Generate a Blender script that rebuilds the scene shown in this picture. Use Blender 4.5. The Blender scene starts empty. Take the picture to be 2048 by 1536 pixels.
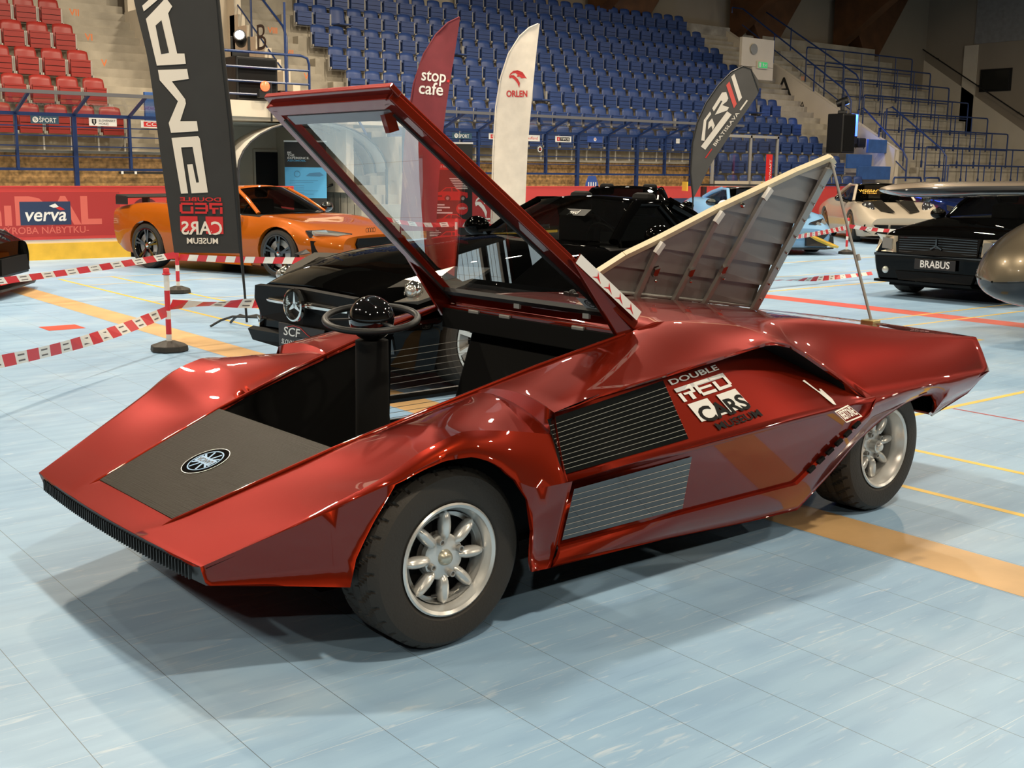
import bpy, bmesh, math, random
from mathutils import Vector as V, Matrix as M
PI = math.pi
rnd = random.Random(7)
scene = bpy.context.scene
COL = scene.collection
# ------------------------------------------------------------------ materials
def sin(nd, name, val):
    if name in nd.inputs: nd.inputs[name].default_value = val
def mat(name, col, rough=.5, metal=0, coat=0, coat_r=.03, emis=None, estr=0, alpha=1, trans=0, spec=.5, bump=0, bscale=60, var=0, vscale=8, sheen=0):
    m = bpy.data.materials.new(name); m.use_nodes = True
    nt = m.node_tree; b = nt.nodes['Principled BSDF']
    c = (*col, 1)
    sin(b, 'Base Color', c); sin(b, 'Roughness', rough); sin(b, 'Metallic', metal)
    sin(b, 'Coat Weight', coat); sin(b, 'Coat Roughness', coat_r); sin(b, 'Specular IOR Level', spec)
    sin(b, 'Alpha', alpha); sin(b, 'Transmission Weight', trans); sin(b, 'Sheen Weight', sheen)
    if emis: sin(b, 'Emission Color', (*emis, 1)); sin(b, 'Emission Strength', estr)
    if var or bump:
        tc = nt.nodes.new('ShaderNodeTexCoord'); nz = nt.nodes.new('ShaderNodeTexNoise')
        nz.inputs['Scale'].default_value = vscale; nz.inputs['Detail'].default_value = 6
        nt.links.new(tc.outputs['Object'], nz.inputs['Vector'])
    if var:
        r = nt.nodes.new('ShaderNodeValToRGB')
        r.color_ramp.elements[0].position = .3; r.color_ramp.elements[1].position = .7
        r.color_ramp.elements[0].color = (*[x*(1-var) for x in col], 1)
        r.color_ramp.elements[1].color = (*[min(1, x*(1+var)) for x in col], 1)
        nt.links.new(nz.outputs['Fac'], r.inputs['Fac']); nt.links.new(r.outputs['Color'], b.inputs['Base Color'])
    if bump:
        n2 = nt.nodes.new('ShaderNodeTexNoise'); n2.inputs['Scale'].default_value = bscale
        nt.links.new(tc.outputs['Object'], n2.inputs['Vector'])
        bp = nt.nodes.new('ShaderNodeBump'); bp.inputs['Strength'].default_value = bump; bp.inputs['Distance'].default_value = .01
        nt.links.new(n2.outputs['Fac'], bp.inputs['Height']); nt.links.new(bp.outputs['Normal'], b.inputs['Normal'])
    return m
def glass(name, tint, refl=.06, tr=.9, rough=.0, gmax=.75):
    """thin pane: transparent film with a Fresnel-like gloss"""
    m = bpy.data.materials.new(name); m.use_nodes = True; nt = m.node_tree
    nt.nodes.remove(nt.nodes['Principled BSDF']); out = nt.nodes['Material Output']
    t = nt.nodes.new('ShaderNodeBsdfTransparent'); t.inputs['Color'].default_value = (*[x*tr for x in tint], 1)
    g = nt.nodes.new('ShaderNodeBsdfGlossy'); g.inputs['Roughness'].default_value = rough
    lw = nt.nodes.new('ShaderNodeLayerWeight'); lw.inputs['Blend'].default_value = .35
    mr = nt.nodes.new('ShaderNodeMapRange'); mr.inputs['To Min'].default_value = refl; mr.inputs['To Max'].default_value = gmax
    mx = nt.nodes.new('ShaderNodeMixShader')
    nt.links.new(lw.outputs['Fresnel'], mr.inputs['Value']); nt.links.new(mr.outputs['Result'], mx.inputs['Fac'])
    nt.links.new(t.outputs[0], mx.inputs[1]); nt.links.new(g.outputs[0], mx.inputs[2]); nt.links.new(mx.outputs[0], out.inputs['Surface'])
    return m
# ------------------------------------------------------------------ object helpers
def link(o, parent=None):
    COL.objects.link(o)
    if parent is not None: o.parent = parent
    return o
def setp(o, label=None, cat=None, group=None, kind=None):
    if label: o['label'] = label
    if cat: o['category'] = cat
    if group: o['group'] = group
    if kind: o['kind'] = kind
    return o
def thing(name, label, cat, loc=(0, 0, 0), rz=0, group=None):
    o = bpy.data.objects.new(name, None); o.empty_display_size = .1
    o.location = loc; o.rotation_euler = (0, 0, rz); link(o)
    return setp(o, label, cat, group)
class MB:
    """mesh collector: shapes are added, then built as ONE object"""
    def __init__(s): s.v = []; s.f = []; s.m = []; s.mats = []; s.g = []; s.cg = 0
    def mi(s, m):
        if m is None: return 0
        if m not in s.mats: s.mats.append(m)
        return s.mats.index(m)
    def poly(s, pts, m=None):
        b = len(s.v); s.v += [tuple(p) for p in pts]; s.f.append(tuple(range(b, b+len(pts)))); s.m.append(s.mi(m)); return s
    def raw(s, vs, fs, m=None):
        b = len(s.v); s.v += [tuple(p) for p in vs]; k = s.mi(m)
        for f in fs: s.f.append(tuple(b+i for i in f)); s.m.append(k)
        s.g += [s.cg]*(len(s.f)-len(s.g))
        return s
    def box(s, a, b, m=None, mx=None):
        x0, y0, z0 = a; x1, y1, z1 = b
        vs = [(x0,y0,z0),(x1,y0,z0),(x1,y1,z0),(x0,y1,z0),(x0,y0,z1),(x1,y0,z1),(x1,y1,z1),(x0,y1,z1)]
        if mx is not None: vs = [tuple(mx @ V(p)) for p in vs]
        return s.raw(vs, [(0,3,2,1),(4,5,6,7),(0,1,5,4),(1,2,6,5),(2,3,7,6),(3,0,4,7)], m)
    def grid(s, rows, m=None, closeu=False, closev=False, flip=False):
        nr, nc = len(rows), len(rows[0]); fs = []
        for i in range(nr-(0 if closeu else 1)):
            for j in range(nc-(0 if closev else 1)):
                q = (i*nc+j, i*nc+(j+1) % nc, ((i+1) % nr)*nc+(j+1) % nc, ((i+1) % nr)*nc+j)
                fs.append(q[::-1] if flip else q)
        return s.raw([p for r in rows for p in r], fs, m)
    def tube(s, pts, r, n=8, m=None, cap=True, closed=False, flat=1):
        pts = [V(p) for p in pts]; rows = []; N = len(pts); up = V((0, 0, 1)); prev = None
        for i, p in enumerate(pts):
            if closed: d = pts[(i+1) % N]-pts[i-1]
            else: d = pts[min(i+1, N-1)]-pts[max(i-1, 0)]
            d.normalize()
            if prev is None:
                a = d.cross(up) if abs(d.dot(up)) < .95 else d.cross(V((1, 0, 0)))
            else: a = prev-d*prev.dot(d)
            a.normalize(); prev = a; b = d.cross(a)
            ri = r[i] if isinstance(r, (list, tuple)) else r
            rows.append([p+(a*math.cos(2*PI*k/n)+b*math.sin(2*PI*k/n)*flat)*ri for k in range(n)])
        s.grid(rows, m, closeu=closed, closev=True, flip=True)
        if cap and not closed:
            s.poly(rows[0], m); s.poly(rows[-1][::-1], m)
        return s
    def bar(s, p, q, w, h, m=None, up=(0, 0, 1)):
        """rectangular bar from p to q"""
        p, q = V(p), V(q); d = (q-p).normalized(); u = V(up)
        a = d.cross(u)
        if a.length < 1e-4: a = d.cross(V((1, 0, 0)))
        a.normalize(); b = a.cross(d)
        vs = []
        for c in (p, q):
            for i, j in ((-1,-1),(1,-1),(1,1),(-1,1)): vs.append(c+a*(i*w/2)+b*(j*h/2))
        return s.raw(vs, [(0,1,2,3),(4,7,6,5),(0,4,5,1),(1,5,6,2),(2,6,7,3),(3,7,4,0)], m)
    def lathe(s, prof, n=32, m=None, mx=None, axis='z', a0=0, a1=2*PI):
        full = abs(a1-a0-2*PI) < 1e-6
        rows = []
        for k in range(n if full else n+1):
            t = a0+(a1-a0)*k/n; c, si = math.cos(t), math.sin(t); row = []
            for r, h in prof:
                p = (r*c, r*si, h) if axis == 'z' else (r*c, h, r*si)
                row.append(tuple(mx @ V(p)) if mx is not None else p)
            rows.append(row)
        return s.grid(rows, m, closeu=full)
    def sphere(s, c, r, m=None, n=16, sc=(1, 1, 1), lo=0, hi=PI, mx=None):
        c = V(c); rows = []
        for i in range(n+1):
            t = lo+(hi-lo)*i/n
            row = []
            for k in range(2*n):
                a = PI*k/n; p = V((math.sin(t)*math.cos(a)*r*sc[0], math.sin(t)*math.sin(a)*r*sc[1], math.cos(t)*r*sc[2]))
                if mx is not None: p = mx @ p
                row.append(c+p)
            rows.append(row)
        return s.grid(rows, m, closev=True)
    def prism(s, pts2, fn, t, m=None):
        """outline pts2 (x,y) mapped by fn(x,y,h) to 3-D with thickness t"""
        n = len(pts2); a = [fn(x, y, 0) for x, y in pts2]; b = [fn(x, y, t) for x, y in pts2]
        s.poly(a[::-1], m); s.poly(b, m)
        for i in range(n): s.poly([a[i], a[(i+1) % n], b[(i+1) % n], b[i]], m)
        return s
    def build(s, name, m=None, parent=None, smooth=None, bevel=0, seg=2, merge=True, recalc=True, solid=None, subd=0, orient=None):
        me = bpy.data.meshes.new(name); me.from_pydata(s.v, [], s.f)
        ms = s.mats if s.mats else [m]
        if m is not None and s.mats and s.mats[0] is not m and m not in s.mats: pass
        for x in ms: me.materials.append(x)
        if s.mats:
            for p, k in zip(me.polygons, s.m): p.material_index = k
        if merge or recalc or orient:
            bm = bmesh.new(); bm.from_mesh(me)
            gl = None
            if len(set(s.g)) > 1 and len(s.g) == len(s.f):
                gl = bm.faces.layers.int.new('grp'); bm.faces.ensure_lookup_table()
                for i_, g_ in enumerate(s.g): bm.faces[i_][gl] = g_
            if merge: bmesh.ops.remove_doubles(bm, verts=bm.verts, dist=2e-5)
            if orient:
                for f in bm.faces:
                    c = f.calc_center_median()
                    if f.normal.dot(c-orient(c)) < 0: f.normal_flip()
            elif recalc: bmesh.ops.recalc_face_normals(bm, faces=bm.faces)
            sharp = []
            if gl is not None:
                bm.edges.index_update()
                sharp = [e.index for e in bm.edges if len(e.link_faces) == 2 and e.link_faces[0][gl] != e.link_faces[1][gl]]
            bm.to_mesh(me); bm.free()
        else: sharp = []
        o = bpy.data.objects.new(name, me); link(o, parent)
        if smooth is not None:
            me.shade_smooth(); me.set_sharp_from_angle(angle=math.radians(smooth))
            for i_ in sharp: me.edges[i_].use_edge_sharp = True
        if bevel:
            b = o.modifiers.new('bevel', 'BEVEL'); b.width = bevel; b.segments = seg; b.limit_method = 'ANGLE'; b.angle_limit = math.radians(28)
            b.harden_normals = smooth is not None
        if subd:
            sd = o.modifiers.new('sub', 'SUBSURF'); sd.levels = sd.render_levels = subd
        if solid:
            sd = o.modifiers.new('solid', 'SOLIDIFY'); sd.thickness = solid; sd.offset = -1
        return o
def dup(root, loc=None, rz=None, label=None, group=None):
    """a copy of a thing with copies of its parts and sub-parts"""
    r = root.copy(); COL.objects.link(r)
    if loc is not None: r.location = loc
    if rz is not None: r.rotation_euler = (0, 0, rz)
    if label: r['label'] = label
    if group: r['group'] = group
    for ch in list(root.children):
        c = ch.copy(); COL.objects.link(c); c.parent = r
        for g in list(ch.children):
            d = g.copy(); COL.objects.link(d); d.parent = c
    return r
# ------------------------------------------------------------------ lettering
_tc = {}
def text(s, size=1, off=0, space=1, line=.95, align='CENTER', res=3):
    """2-D triangles of a string in the built-in font: (verts, faces)"""
    k = (s, size, off, space, line, align, res)
    if k in _tc: return _tc[k]
    cu = bpy.data.curves.new('t', 'FONT'); cu.body = s; cu.size = size; cu.offset = off; cu.space_character = space
    cu.space_line = line; cu.align_x = align; cu.align_y = 'CENTER'; cu.resolution_u = res
    o = bpy.data.objects.new('t', cu); COL.objects.link(o)
    dg = bpy.context.evaluated_depsgraph_get(); me = o.evaluated_get(dg).to_mesh()
    vs = [(v.co.x, v.co.y) for v in me.vertices]; fs = [tuple(p.vertices) for p in me.polygons]
    o.evaluated_get(dg).to_mesh_clear(); bpy.data.objects.remove(o); bpy.data.curves.remove(cu)
    _tc[k] = (vs, fs); return vs, fs
def frame(o, x, y):
    """plane frame: returns fn(x,y,h) for origin o, unit x and y"""
    o, x, y = V(o), V(x).normalized(), V(y); y = (y-x*y.dot(x)).normalized(); n = x.cross(y)
    return lambda a, b, h=0: o+x*a+y*b+n*h
def letter(mb, s, fn, x, y, size, m, off=0, space=1, shear=0, h=.001, rot=0, align='CENTER', width=None, line=.95, sx=1):
    vs, fs = text(s, size, off*size, space, line, align)
    if width:
        w = max(v[0] for v in vs)-min(v[0] for v in vs); sx = width/w
    c, si = math.cos(rot), math.sin(rot); out = []
    for a, b in vs:
        a = a*sx+shear*b; out.append(fn(x+c*a-si*b, y+si*a+c*b, h))
    mb.raw(out, fs, m)
def rect(mb, fn, x0, y0, x1, y1, m, h=.001, nx=1, ny=1):
    for i in range(nx):
        for j in range(ny):
            a0, a1 = x0+(x1-x0)*i/nx, x0+(x1-x0)*(i+1)/nx; b0, b1 = y0+(y1-y0)*j/ny, y0+(y1-y0)*(j+1)/ny
            mb.poly([fn(a0, b0, h), fn(a1, b0, h), fn(a1, b1, h), fn(a0, b1, h)], m)
def shape(mb, fn, pts, m, h=.001, fine=0):
    """concave flat outline, triangulated"""
    from mathutils.geometry import tessellate_polygon
    tri = tessellate_polygon([[V((x, y, 0)) for x, y in pts]])
    T = [[pts[i] for i in t] for t in tri]
    for _ in range(fine):
        md = lambda a, b: ((a[0]+b[0])/2, (a[1]+b[1])/2); N2 = []
        for a, b, c in T: d, e, f = md(a, b), md(b, c), md(c, a); N2 += [[a, d, f], [d, b, e], [f, e, c], [d, e, f]]
        T = N2
    mb.raw([fn(x, y, h) for t in T for x, y in t], [(3*i, 3*i+1, 3*i+2) for i in range(len(T))], m)
def disc(mb, fn, x, y, r, m, h=.001, n=28, r0=0, a0=0, a1=2*PI):
    for k in range(n):
        t0, t1 = a0+(a1-a0)*k/n, a0+(a1-a0)*(k+1)/n
        o = [(x+r*math.cos(t), y+r*math.sin(t)) for t in (t0, t1)]
        i = [(x+r0*math.cos(t), y+r0*math.sin(t)) for t in (t1, t0)] if r0 else [(x, y)]
        mb.poly([fn(a, b, h) for a, b in o+i], m)
def lerp(a, b, t): return a+(b-a)*t
def itab(tab, u):
    """piecewise-linear table"""
    if u <= tab[0][0]: return tab[0][1]
    for (a, x), (b, y) in zip(tab, tab[1:]):
        if u <= b: return x+(y-x)*(u-a)/(b-a) if b > a else y
    return tab[-1][1]
def stab(tab, u):
    """smooth (monotone cubic) table"""
    n = len(tab)
    if u <= tab[0][0]: return tab[0][1]
    if u >= tab[-1][0]: return tab[-1][1]
    d = [(tab[i+1][1]-tab[i][1])/(tab[i+1][0]-tab[i][0]) for i in range(n-1)]
    ms = [d[0]]+[0 if d[i-1]*d[i] <= 0 else 2*d[i-1]*d[i]/(d[i-1]+d[i]) for i in range(1, n-1)]+[d[-1]]
    for i in range(n-1):
        if u <= tab[i+1][0]:
            h = tab[i+1][0]-tab[i][0]; t = (u-tab[i][0])/h
            return ((2*t**3-3*t*t+1)*tab[i][1]+(t**3-2*t*t+t)*h*ms[i]+(-2*t**3+3*t*t)*tab[i+1][1]+(t**3-t*t)*h*ms[i+1])
# ------------------------------------------------------------------ shared materials
RED = mat('candy_red_paint', (.165, .011, .003), .38, .55, 1, .012, spec=.2)
sin(RED.node_tree.nodes['Principled BSDF'], 'Specular Tint', (.9, .12, .05, 1))
RUB = mat('tyre_rubber', (.034, .029, .024), .6, spec=.35, bump=.15, bscale=120)
BLK = mat('black_trim', (.012, .012, .012), .45)
BLKM = mat('black_matte_lining', (.006, .006, .006), .8, spec=.2)
GLB = mat('gloss_black', (.004, .004, .0045), .06, coat=1)
ALU = mat('silver_wheel_paint', (.72, .71, .68), .3, .6)
BLKP = mat('black_print', (.008, .008, .008), .6, spec=.15)
CHR = mat('chrome', (.8, .78, .74), .08, 1)
STEEL = mat('worn_steel', (.40, .385, .36), .42, .45)
WHT = mat('white_print', (.82, .80, .76), .5)
REDP = mat('red_print', (.62, .02, .02), .5)
NAVY = mat('navy_paint', (.012, .035, .13), .35)
# ================================================================== FLOOR
FLR = bpy.data.materials.new('blue_sport_floor'); FLR.use_nodes = True; nt = FLR.node_tree; L_ = nt.links.new
b = nt.nodes['Principled BSDF']; b.inputs['Roughness'].default_value = .40; b.inputs['Specular IOR Level'].default_value = .35
tc = nt.nodes.new('ShaderNodeTexCoord'); N_ = nt.nodes.new
def noise(sc, det=4, scale=None, rot=0, dist=0):
    n = N_('ShaderNodeTexNoise'); n.inputs['Scale'].default_value = sc; n.inputs['Detail'].default_value = det; n.inputs['Distortion'].default_value = dist
    if scale:
        mp = N_('ShaderNodeMapping'); mp.inputs['Scale'].default_value = scale; mp.inputs['Rotation'].default_value = (0, 0, rot)
        L_(tc.outputs['Object'], mp.inputs['Vector']); L_(mp.outputs['Vector'], n.inputs['Vector'])
    else: L_(tc.outputs['Object'], n.inputs['Vector'])
    return n
def ramp(src, stops):
    r = N_('ShaderNodeValToRGB'); e = r.color_ramp.elements
    e[0].position, e[0].color = stops[0][0], (*stops[0][1], 1); e[1].position, e[1].color = stops[-1][0], (*stops[-1][1], 1)
    for p, c in stops[1:-1]: k = e.new(p); k.color = (*c, 1)
    L_(src, r.inputs['Fac']); return r.outputs['Color']
def mixc(f, a, b_, mode='MIX'):
    m = N_('ShaderNodeMix'); m.data_type = 'RGBA'; m.blend_type = mode
    if isinstance(f, float): m.inputs[0].default_value = f
    else: L_(f, m.inputs[0])
    for i, x in ((6, a), (7, b_)):
        if isinstance(x, tuple): m.inputs[i].default_value = (*x, 1)
        else: L_(x, m.inputs[i])
    return m.outputs[2]
base = ramp(noise(1.1, 8).outputs['Fac'], [(.3, (.25, .41, .60)), (.55, (.31, .48, .67)), (.75, (.42, .56, .70))])
st = ramp(noise(1.3, 6, (1.2, 9, 1), .25).outputs['Fac'], [(.42, (1, 1, 1)), (.62, (.84, .86, .9))])
c1 = mixc(.75, base, st, 'MULTIPLY')
scuff = ramp(noise(2.2, 7, (1.2, 26, 1), -.5, .4).outputs['Fac'], [(.62, (1, 1, 1)), (.72, (.8, .82, .86))])
c2 = mixc(.6, c1, scuff, 'MULTIPLY')
wht = ramp(noise(3.2, 9, (2, 14, 1), .12, 1.).outputs['Fac'], [(.60, (0, 0, 0)), (.75, (.45, .45, .45))])
c3 = mixc(wht, c2, (.66, .72, .76))
# tile seams 1/3 m apart, darker along one direction
sx = N_('ShaderNodeSeparateXYZ'); L_(tc.outputs['Object'], sx.inputs[0])
def seam(out, off, wdt):
    a = N_('ShaderNodeMath'); a.operation = 'SUBTRACT'; L_(out, a.inputs[0]); a.inputs[1].default_value = off
    d = N_('ShaderNodeMath'); d.operation = 'PINGPONG'; L_(a.outputs[0], d.inputs[0]); d.inputs[1].default_value = .16785
    l = N_('ShaderNodeMath'); l.operation = 'LESS_THAN'; L_(d.outputs[0], l.inputs[0]); l.inputs[1].default_value = wdt
    return l.outputs[0]
s1 = seam(sx.outputs['X'], .873, .0011); s2 = seam(sx.outputs['Y'], 2.485, .0009)
c4 = mixc(s2, c3, (.52, .62, .70)); c5 = mixc(s1, c4, (.12, .16, .2))
L_(c5, b.inputs['Base Color'])
bp = N_('ShaderNodeBump'); bp.inputs['Strength'].default_value = .05; L_(noise(30, 3).outputs['Fac'], bp.inputs['Height']); L_(bp.outputs['Normal'], b.inputs['Normal'])
def paint(name, c): return mat(name, c, .45, var=.16, vscale=3)
TAN, YEL, ORG = paint('tan_floor_band', (.56, .36, .17)), paint('yellow_floor_line', (.75, .50, .07)), paint('red_floor_line', (.58, .06, .03))
PAL = paint('faded_yellow_line', (.62, .52, .30)); CRI = paint('crimson_floor_line', (.38, .03, .04))
mb = MB(); mb.poly([(-45, -25, 0), (75, -25, 0), (75, 50, 0), (-45, 50, 0)], FLR)
_lz = [0]
def fl(x0, y0, x1, y1, m):
    _lz[0] += 1; z = .0006+.00004*_lz[0]; mb.poly([(x0, y0, z), (x1, y0, z), (x1, y1, z), (x0, y1, z)], m)
fl(3.905, -10, 4.22, 15.2, TAN)
fl(4.86, -10, 4.905, 15.97, YEL); fl(5.57, -10, 5.615, 15.97, YEL)
fl(11.14, 4.0, 11.5, 9.75, ORG); fl(6.815, -10, 6.84, 4.0, CRI)
fl(6.0, 4.01, 13, 4.055, YEL); fl(10.2, 7.03, 14, 7.07, YEL); fl(10.2, 6.58, 14, 6.62, YEL); fl(11.3, 9.58, 16, 9.64, YEL)
fl(13.5, 10.9, 17.5, 10.94, PAL); fl(14.5, 12.62, 20, 12.67, YEL); fl(4.9, 15.9, 9.5, 15.94, PAL); fl(4.9, 12.68, 10.5, 12.72, PAL); fl(4.9, 14.9, 9, 14.94, PAL)
fl(3.22, 10.9, 3.555, 11.22, ORG)
fl(9.8, 5.6, 10.0, 5.8, YEL)
floor = mb.build('floor', None, smooth=None, merge=False, recalc=False); setp(floor, kind='structure')
# ================================================================== THE HALL: stands, boards, walls
CONC = mat('stand_concrete', (.40, .36, .29), .85, var=.22, vscale=1.6, bump=.2, bscale=25)
CONC2 = mat('worn_concrete', (.34, .31, .26), .85, var=.3, vscale=2.2)
CREAMW = mat('cream_wall_paint', (.66, .58, .46), .7, var=.06, vscale=1)
BEIGE = mat('beige_upper_wall', (.30, .25, .19), .85, var=.06, vscale=.6)
TEX = mat('grey_render_wall', (.27, .26, .25), .9, bump=.5, bscale=9, var=.12, vscale=5)
OSB = mat('chipboard', (.42, .23, .08), .7, var=.5, vscale=14)
WOOD = mat('brown_glulam', (.10, .040, .014), .55, var=.3, vscale=2)
BRED = mat('red_board_banner', (.56, .045, .04), .55, var=.06, vscale=1)
BRED2 = mat('dark_red_board_print', (.40, .03, .03), .55); BREDL = mat('light_red_print', (.66, .13, .10), .55)
KICK = mat('yellow_kick_plate', (.80, .47, .04), .5, var=.12, vscale=5)
ORNG = mat('orange_stencil', (.72, .20, .06), .7)
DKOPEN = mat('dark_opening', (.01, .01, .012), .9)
BLUEP = mat('blue_step_paint', (.03, .10, .32), .6, var=.15, vscale=4)
def struct(mb, name, m=None, **k):
    o = mb.build(name, m, None, **k); o['kind'] = 'structure'; return o
P0, PR, R0n, F0 = .858, .60, 23.34, 1.755        # row pitch, rise, seat-back plane of row 1, floor of row 1
def rown(k): return R0n+P0*(k-1)
def rowz(k): return F0+PR*(k-1)
AIS = [(8.62, 14.4), (30.75, 35.15)]
# terrace of concrete steps, in three blocks between the stairs
for i, (x0, x1) in enumerate(((-8, 8.62), (14.4, 30.75), (35.15, 42.2))):
    mb = MB(); lo = -2 if i else 1
    for k in range(lo if i == 0 else -2, 10 if i < 2 else 13):
        n1 = rown(k)+.12-P0
        a = x0
        if i == 1 and k < 1: a = 23.9
        if i == 0 and k < 1: continue
        if rowz(k) > .05: mb.box((a, n1, max(0, rowz(k)-1.6)), (x1, n1+P0+.02, rowz(k)), CONC)
    struct(mb, 'seating_terrace', bevel=.012)
def stair(x0, x1, k0, k1, name='stair_flight', nums=(), dx=.5):
    mb = MB(); n = int((k1-k0)*3)
    for j in range(n):
        z = rowz(k0)+.2*(j+1); y = rown(k0)+.12+P0*j/3; mb.box((x0, y-P0/3+.0, z-1.2), (x1, y+.02, z), CONC)
    for k, s in nums:
        y = rown(k)+.12-P0*2/3-.003
        fn = frame((x0+dx, y-.0, rowz(k)-.12+.22), (1, 0, 0), (0, 0, 1)); letter(mb, s, fn, 0, 0, .2, ORNG, .02, h=.004)
    return struct(mb, name, merge=False)
stair(8.62, 10.3, 0, 11, nums=((4, 'V'), (5, 'VI'), (6, 'VII')), dx=.38)
stair(12.9, 14.4, -1, 11, nums=((4, 'VI'), (5, 'VII'), (6, 'VIII')), dx=.95)
stair(30.75, 33.2, -2, 10, nums=((7, 'VIII'),), dx=.35); stair(33.5, 35.15, -2, 12, nums=((6, 'IX'), (4, 'IX'), (8, 'X')), dx=1.2)
# walls between the flights
mb = MB()
mb.box((12.75, 21.8, 1.0), (12.93, 23.25, 2.72), CREAMW)
for j in range(9):                                                 # stepped parapet marked B
    n0 = 23.2+j*.45; mb.box((12.75, n0, 1.0), (12.93, n0+.46, 2.80+.29*j), CREAMW)
mb.box((12.75, 27.0, 1), (12.93, 31, 9), CREAMW)
fB = frame((12.748, 25.6, 4.46), (0, -1, 0), (0, 0, 1)); letter(mb, 'B', fB, 0, 0, .85, BLK, -.004, h=.004, width=.46)
struct(mb, 'wall_b', merge=False, recalc=False)
mb = MB()
mb.raw([(33.2, 22.2, 0), (33.2, 29.6, 0), (33.2, 29.6, 6.6), (33.2, 22.2, 2.3), (33.45, 22.2, 0), (33.45, 29.6, 0), (33.45, 29.6, 6.6), (33.45, 22.2, 2.3)], [(0,1,2,3), (4,7,6,5), (3,2,6,7), (0,3,7,4)], CREAMW)
fA = frame((33.196, 26.8, 4.43), (0, -1, 0), (0, 0, 1)); letter(mb, 'A', fA, 0, 0, .95, BLK, 0, h=.004, width=.72)
letter(mb, 'ARÉNA'[2:], fA, .62, -.62, .34, BLK, 0, h=.004)
struct(mb, 'wall_a', merge=False, recalc=False)
mb = MB(); mb.box((10.3, 27.4, 0), (12.8, 27.6, 9), CREAMW); mb.box((10.25, 24, 2.5), (10.4, 27.5, 5.0), CREAMW); struct(mb, 'wall_exit')
mb = MB(); mb.box((10.55, 27.33, 3.1), (11.75, 27.4, 5.35), REDP); mb.box((10.5, 27.35, 3.1), (11.8, 27.41, 5.42), BLK); dr = struct(mb, 'door_1')
mb = MB(); mb.box((9.35, 21.6, 2.49), (12.75, 21.8, 2.80), CREAMW); mb.box((10.3, 21.7, 2.5), (12.75, 27.4, 2.62), CONC2); struct(mb, 'platform_slab')
# vomitory under the platform
mb = MB(); mb.box((9.3, 25.0, 0), (14.4, 25.1, 2.5), CREAMW); mb.box((9.25, 21.7, 0), (9.4, 25, 2.5), CREAMW)
mb.box((14.0, 21.7, 0), (14.15, 25, 2.2), CREAMW); mb.box((9.3, 21.7, 2.42), (14.2, 25, 2.5), CREAMW); struct(mb, 'tunnel_wall')
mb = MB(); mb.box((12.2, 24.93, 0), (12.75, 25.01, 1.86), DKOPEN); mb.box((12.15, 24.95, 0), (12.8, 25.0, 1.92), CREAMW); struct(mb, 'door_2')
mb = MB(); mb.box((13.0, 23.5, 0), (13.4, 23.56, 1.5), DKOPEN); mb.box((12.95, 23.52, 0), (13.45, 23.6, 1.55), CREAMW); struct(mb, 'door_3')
# stand front of chipboard behind the benches, with pale cap
mb = MB(); mb.box((-8, 21.66, 0), (9.25, 21.78, 1.72), OSB); mb.box((-8, 21.62, 1.72), (9.25, 21.9, 1.765), CREAMW); mb.box((-8, 21.5, 1.765), (9.25, 22.6, 1.77), CONC)
mb.box((14.15, 21.66, 0), (23.9, 21.78, 1.72), OSB); mb.box((14.15, 21.62, 1.72), (23.9, 21.9, 1.765), CREAMW); struct(mb, 'wall_front')
mb = MB(); mb.box((23.9, 20.3, 0), (46, 20.45, .62), mat('dark_wood_front', (.10, .05, .025), .6, var=.3, vscale=6)); mb.box((22.6, 20.28, .9), (25.5, 20.42, 1.3), mat('pale_plank', (.5, .45, .36), .7)); struct(mb, 'wall_low')
# upper wall, parapet behind the top row, roof arches
mb = MB(); mb.box((-10, 30.2, 0), (47.5, 30.5, 13), BEIGE); struct(mb, 'wall_back')
mb = MB(); mb.box((14.4, 29.55, 5), (33.4, 29.7, 6.7), CONC2); struct(mb, 'parapet_top')
mb = MB(); mb.box((47, -20, 0), (47.4, 30.2, 7.0), BEIGE); mb.box((46.96, -20, 7.0), (47.4, 27.9, 13), TEX); mb.box((47.0, 27.9, 7.0), (47.4, 30.2, 13), BEIGE)
mb.box((46.9, 27.7, 3.3), (47.05, 28.3, 6.95), CREAMW)
mb.raw([(46.9, 31, 7.0), (46.9, 22, 1.2), (46.9, 22, .0), (46.9, 31, 0)], [(0,1,2,3)], CREAMW); struct(mb, 'wall_right')
mb = MB(); mb.box((46.94, 26.1, 5.0), (47.0, 27.5, 5.92), BLK); mb.box((46.9, 26.2, 5.06), (46.96, 27.4, 5.86), mat('dark_booth_glass', (.02, .02, .018), .1)); struct(mb, 'window_1')
def arch(x, wd, foot):
    mb = MB(); pr = []
    for k in range(9):
        t = k/8; n = 29.9-9*t; z = 7.0+ (1.5*t+2.6*math.sin(t*PI/2)); pr.append((n, z))
    lo = [(29.9, foot)]+[(29.9-11*(k/8), foot+1.0*(k/8)+4.3*math.sin(PI/2*k/8)) for k in range(1, 9)]
    hi = [(29.9, foot+2.4)]+[(n, z+1.7+.4*i/8) for i, (n, z) in enumerate(lo[1:])]
    rows = [[(x-wd/2, n, z) for n, z in lo], [(x+wd/2, n, z) for n, z in lo], [(x+wd/2, n, z) for n, z in hi], [(x-wd/2, n, z) for n, z in hi]]
    mb.grid(rows, WOOD, closeu=True); return struct(mb, 'roof_arch', smooth=30)
for x in (27.0, 34.0, 40.2, 14, 4): arch(x, .5, 6.35)
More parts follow.
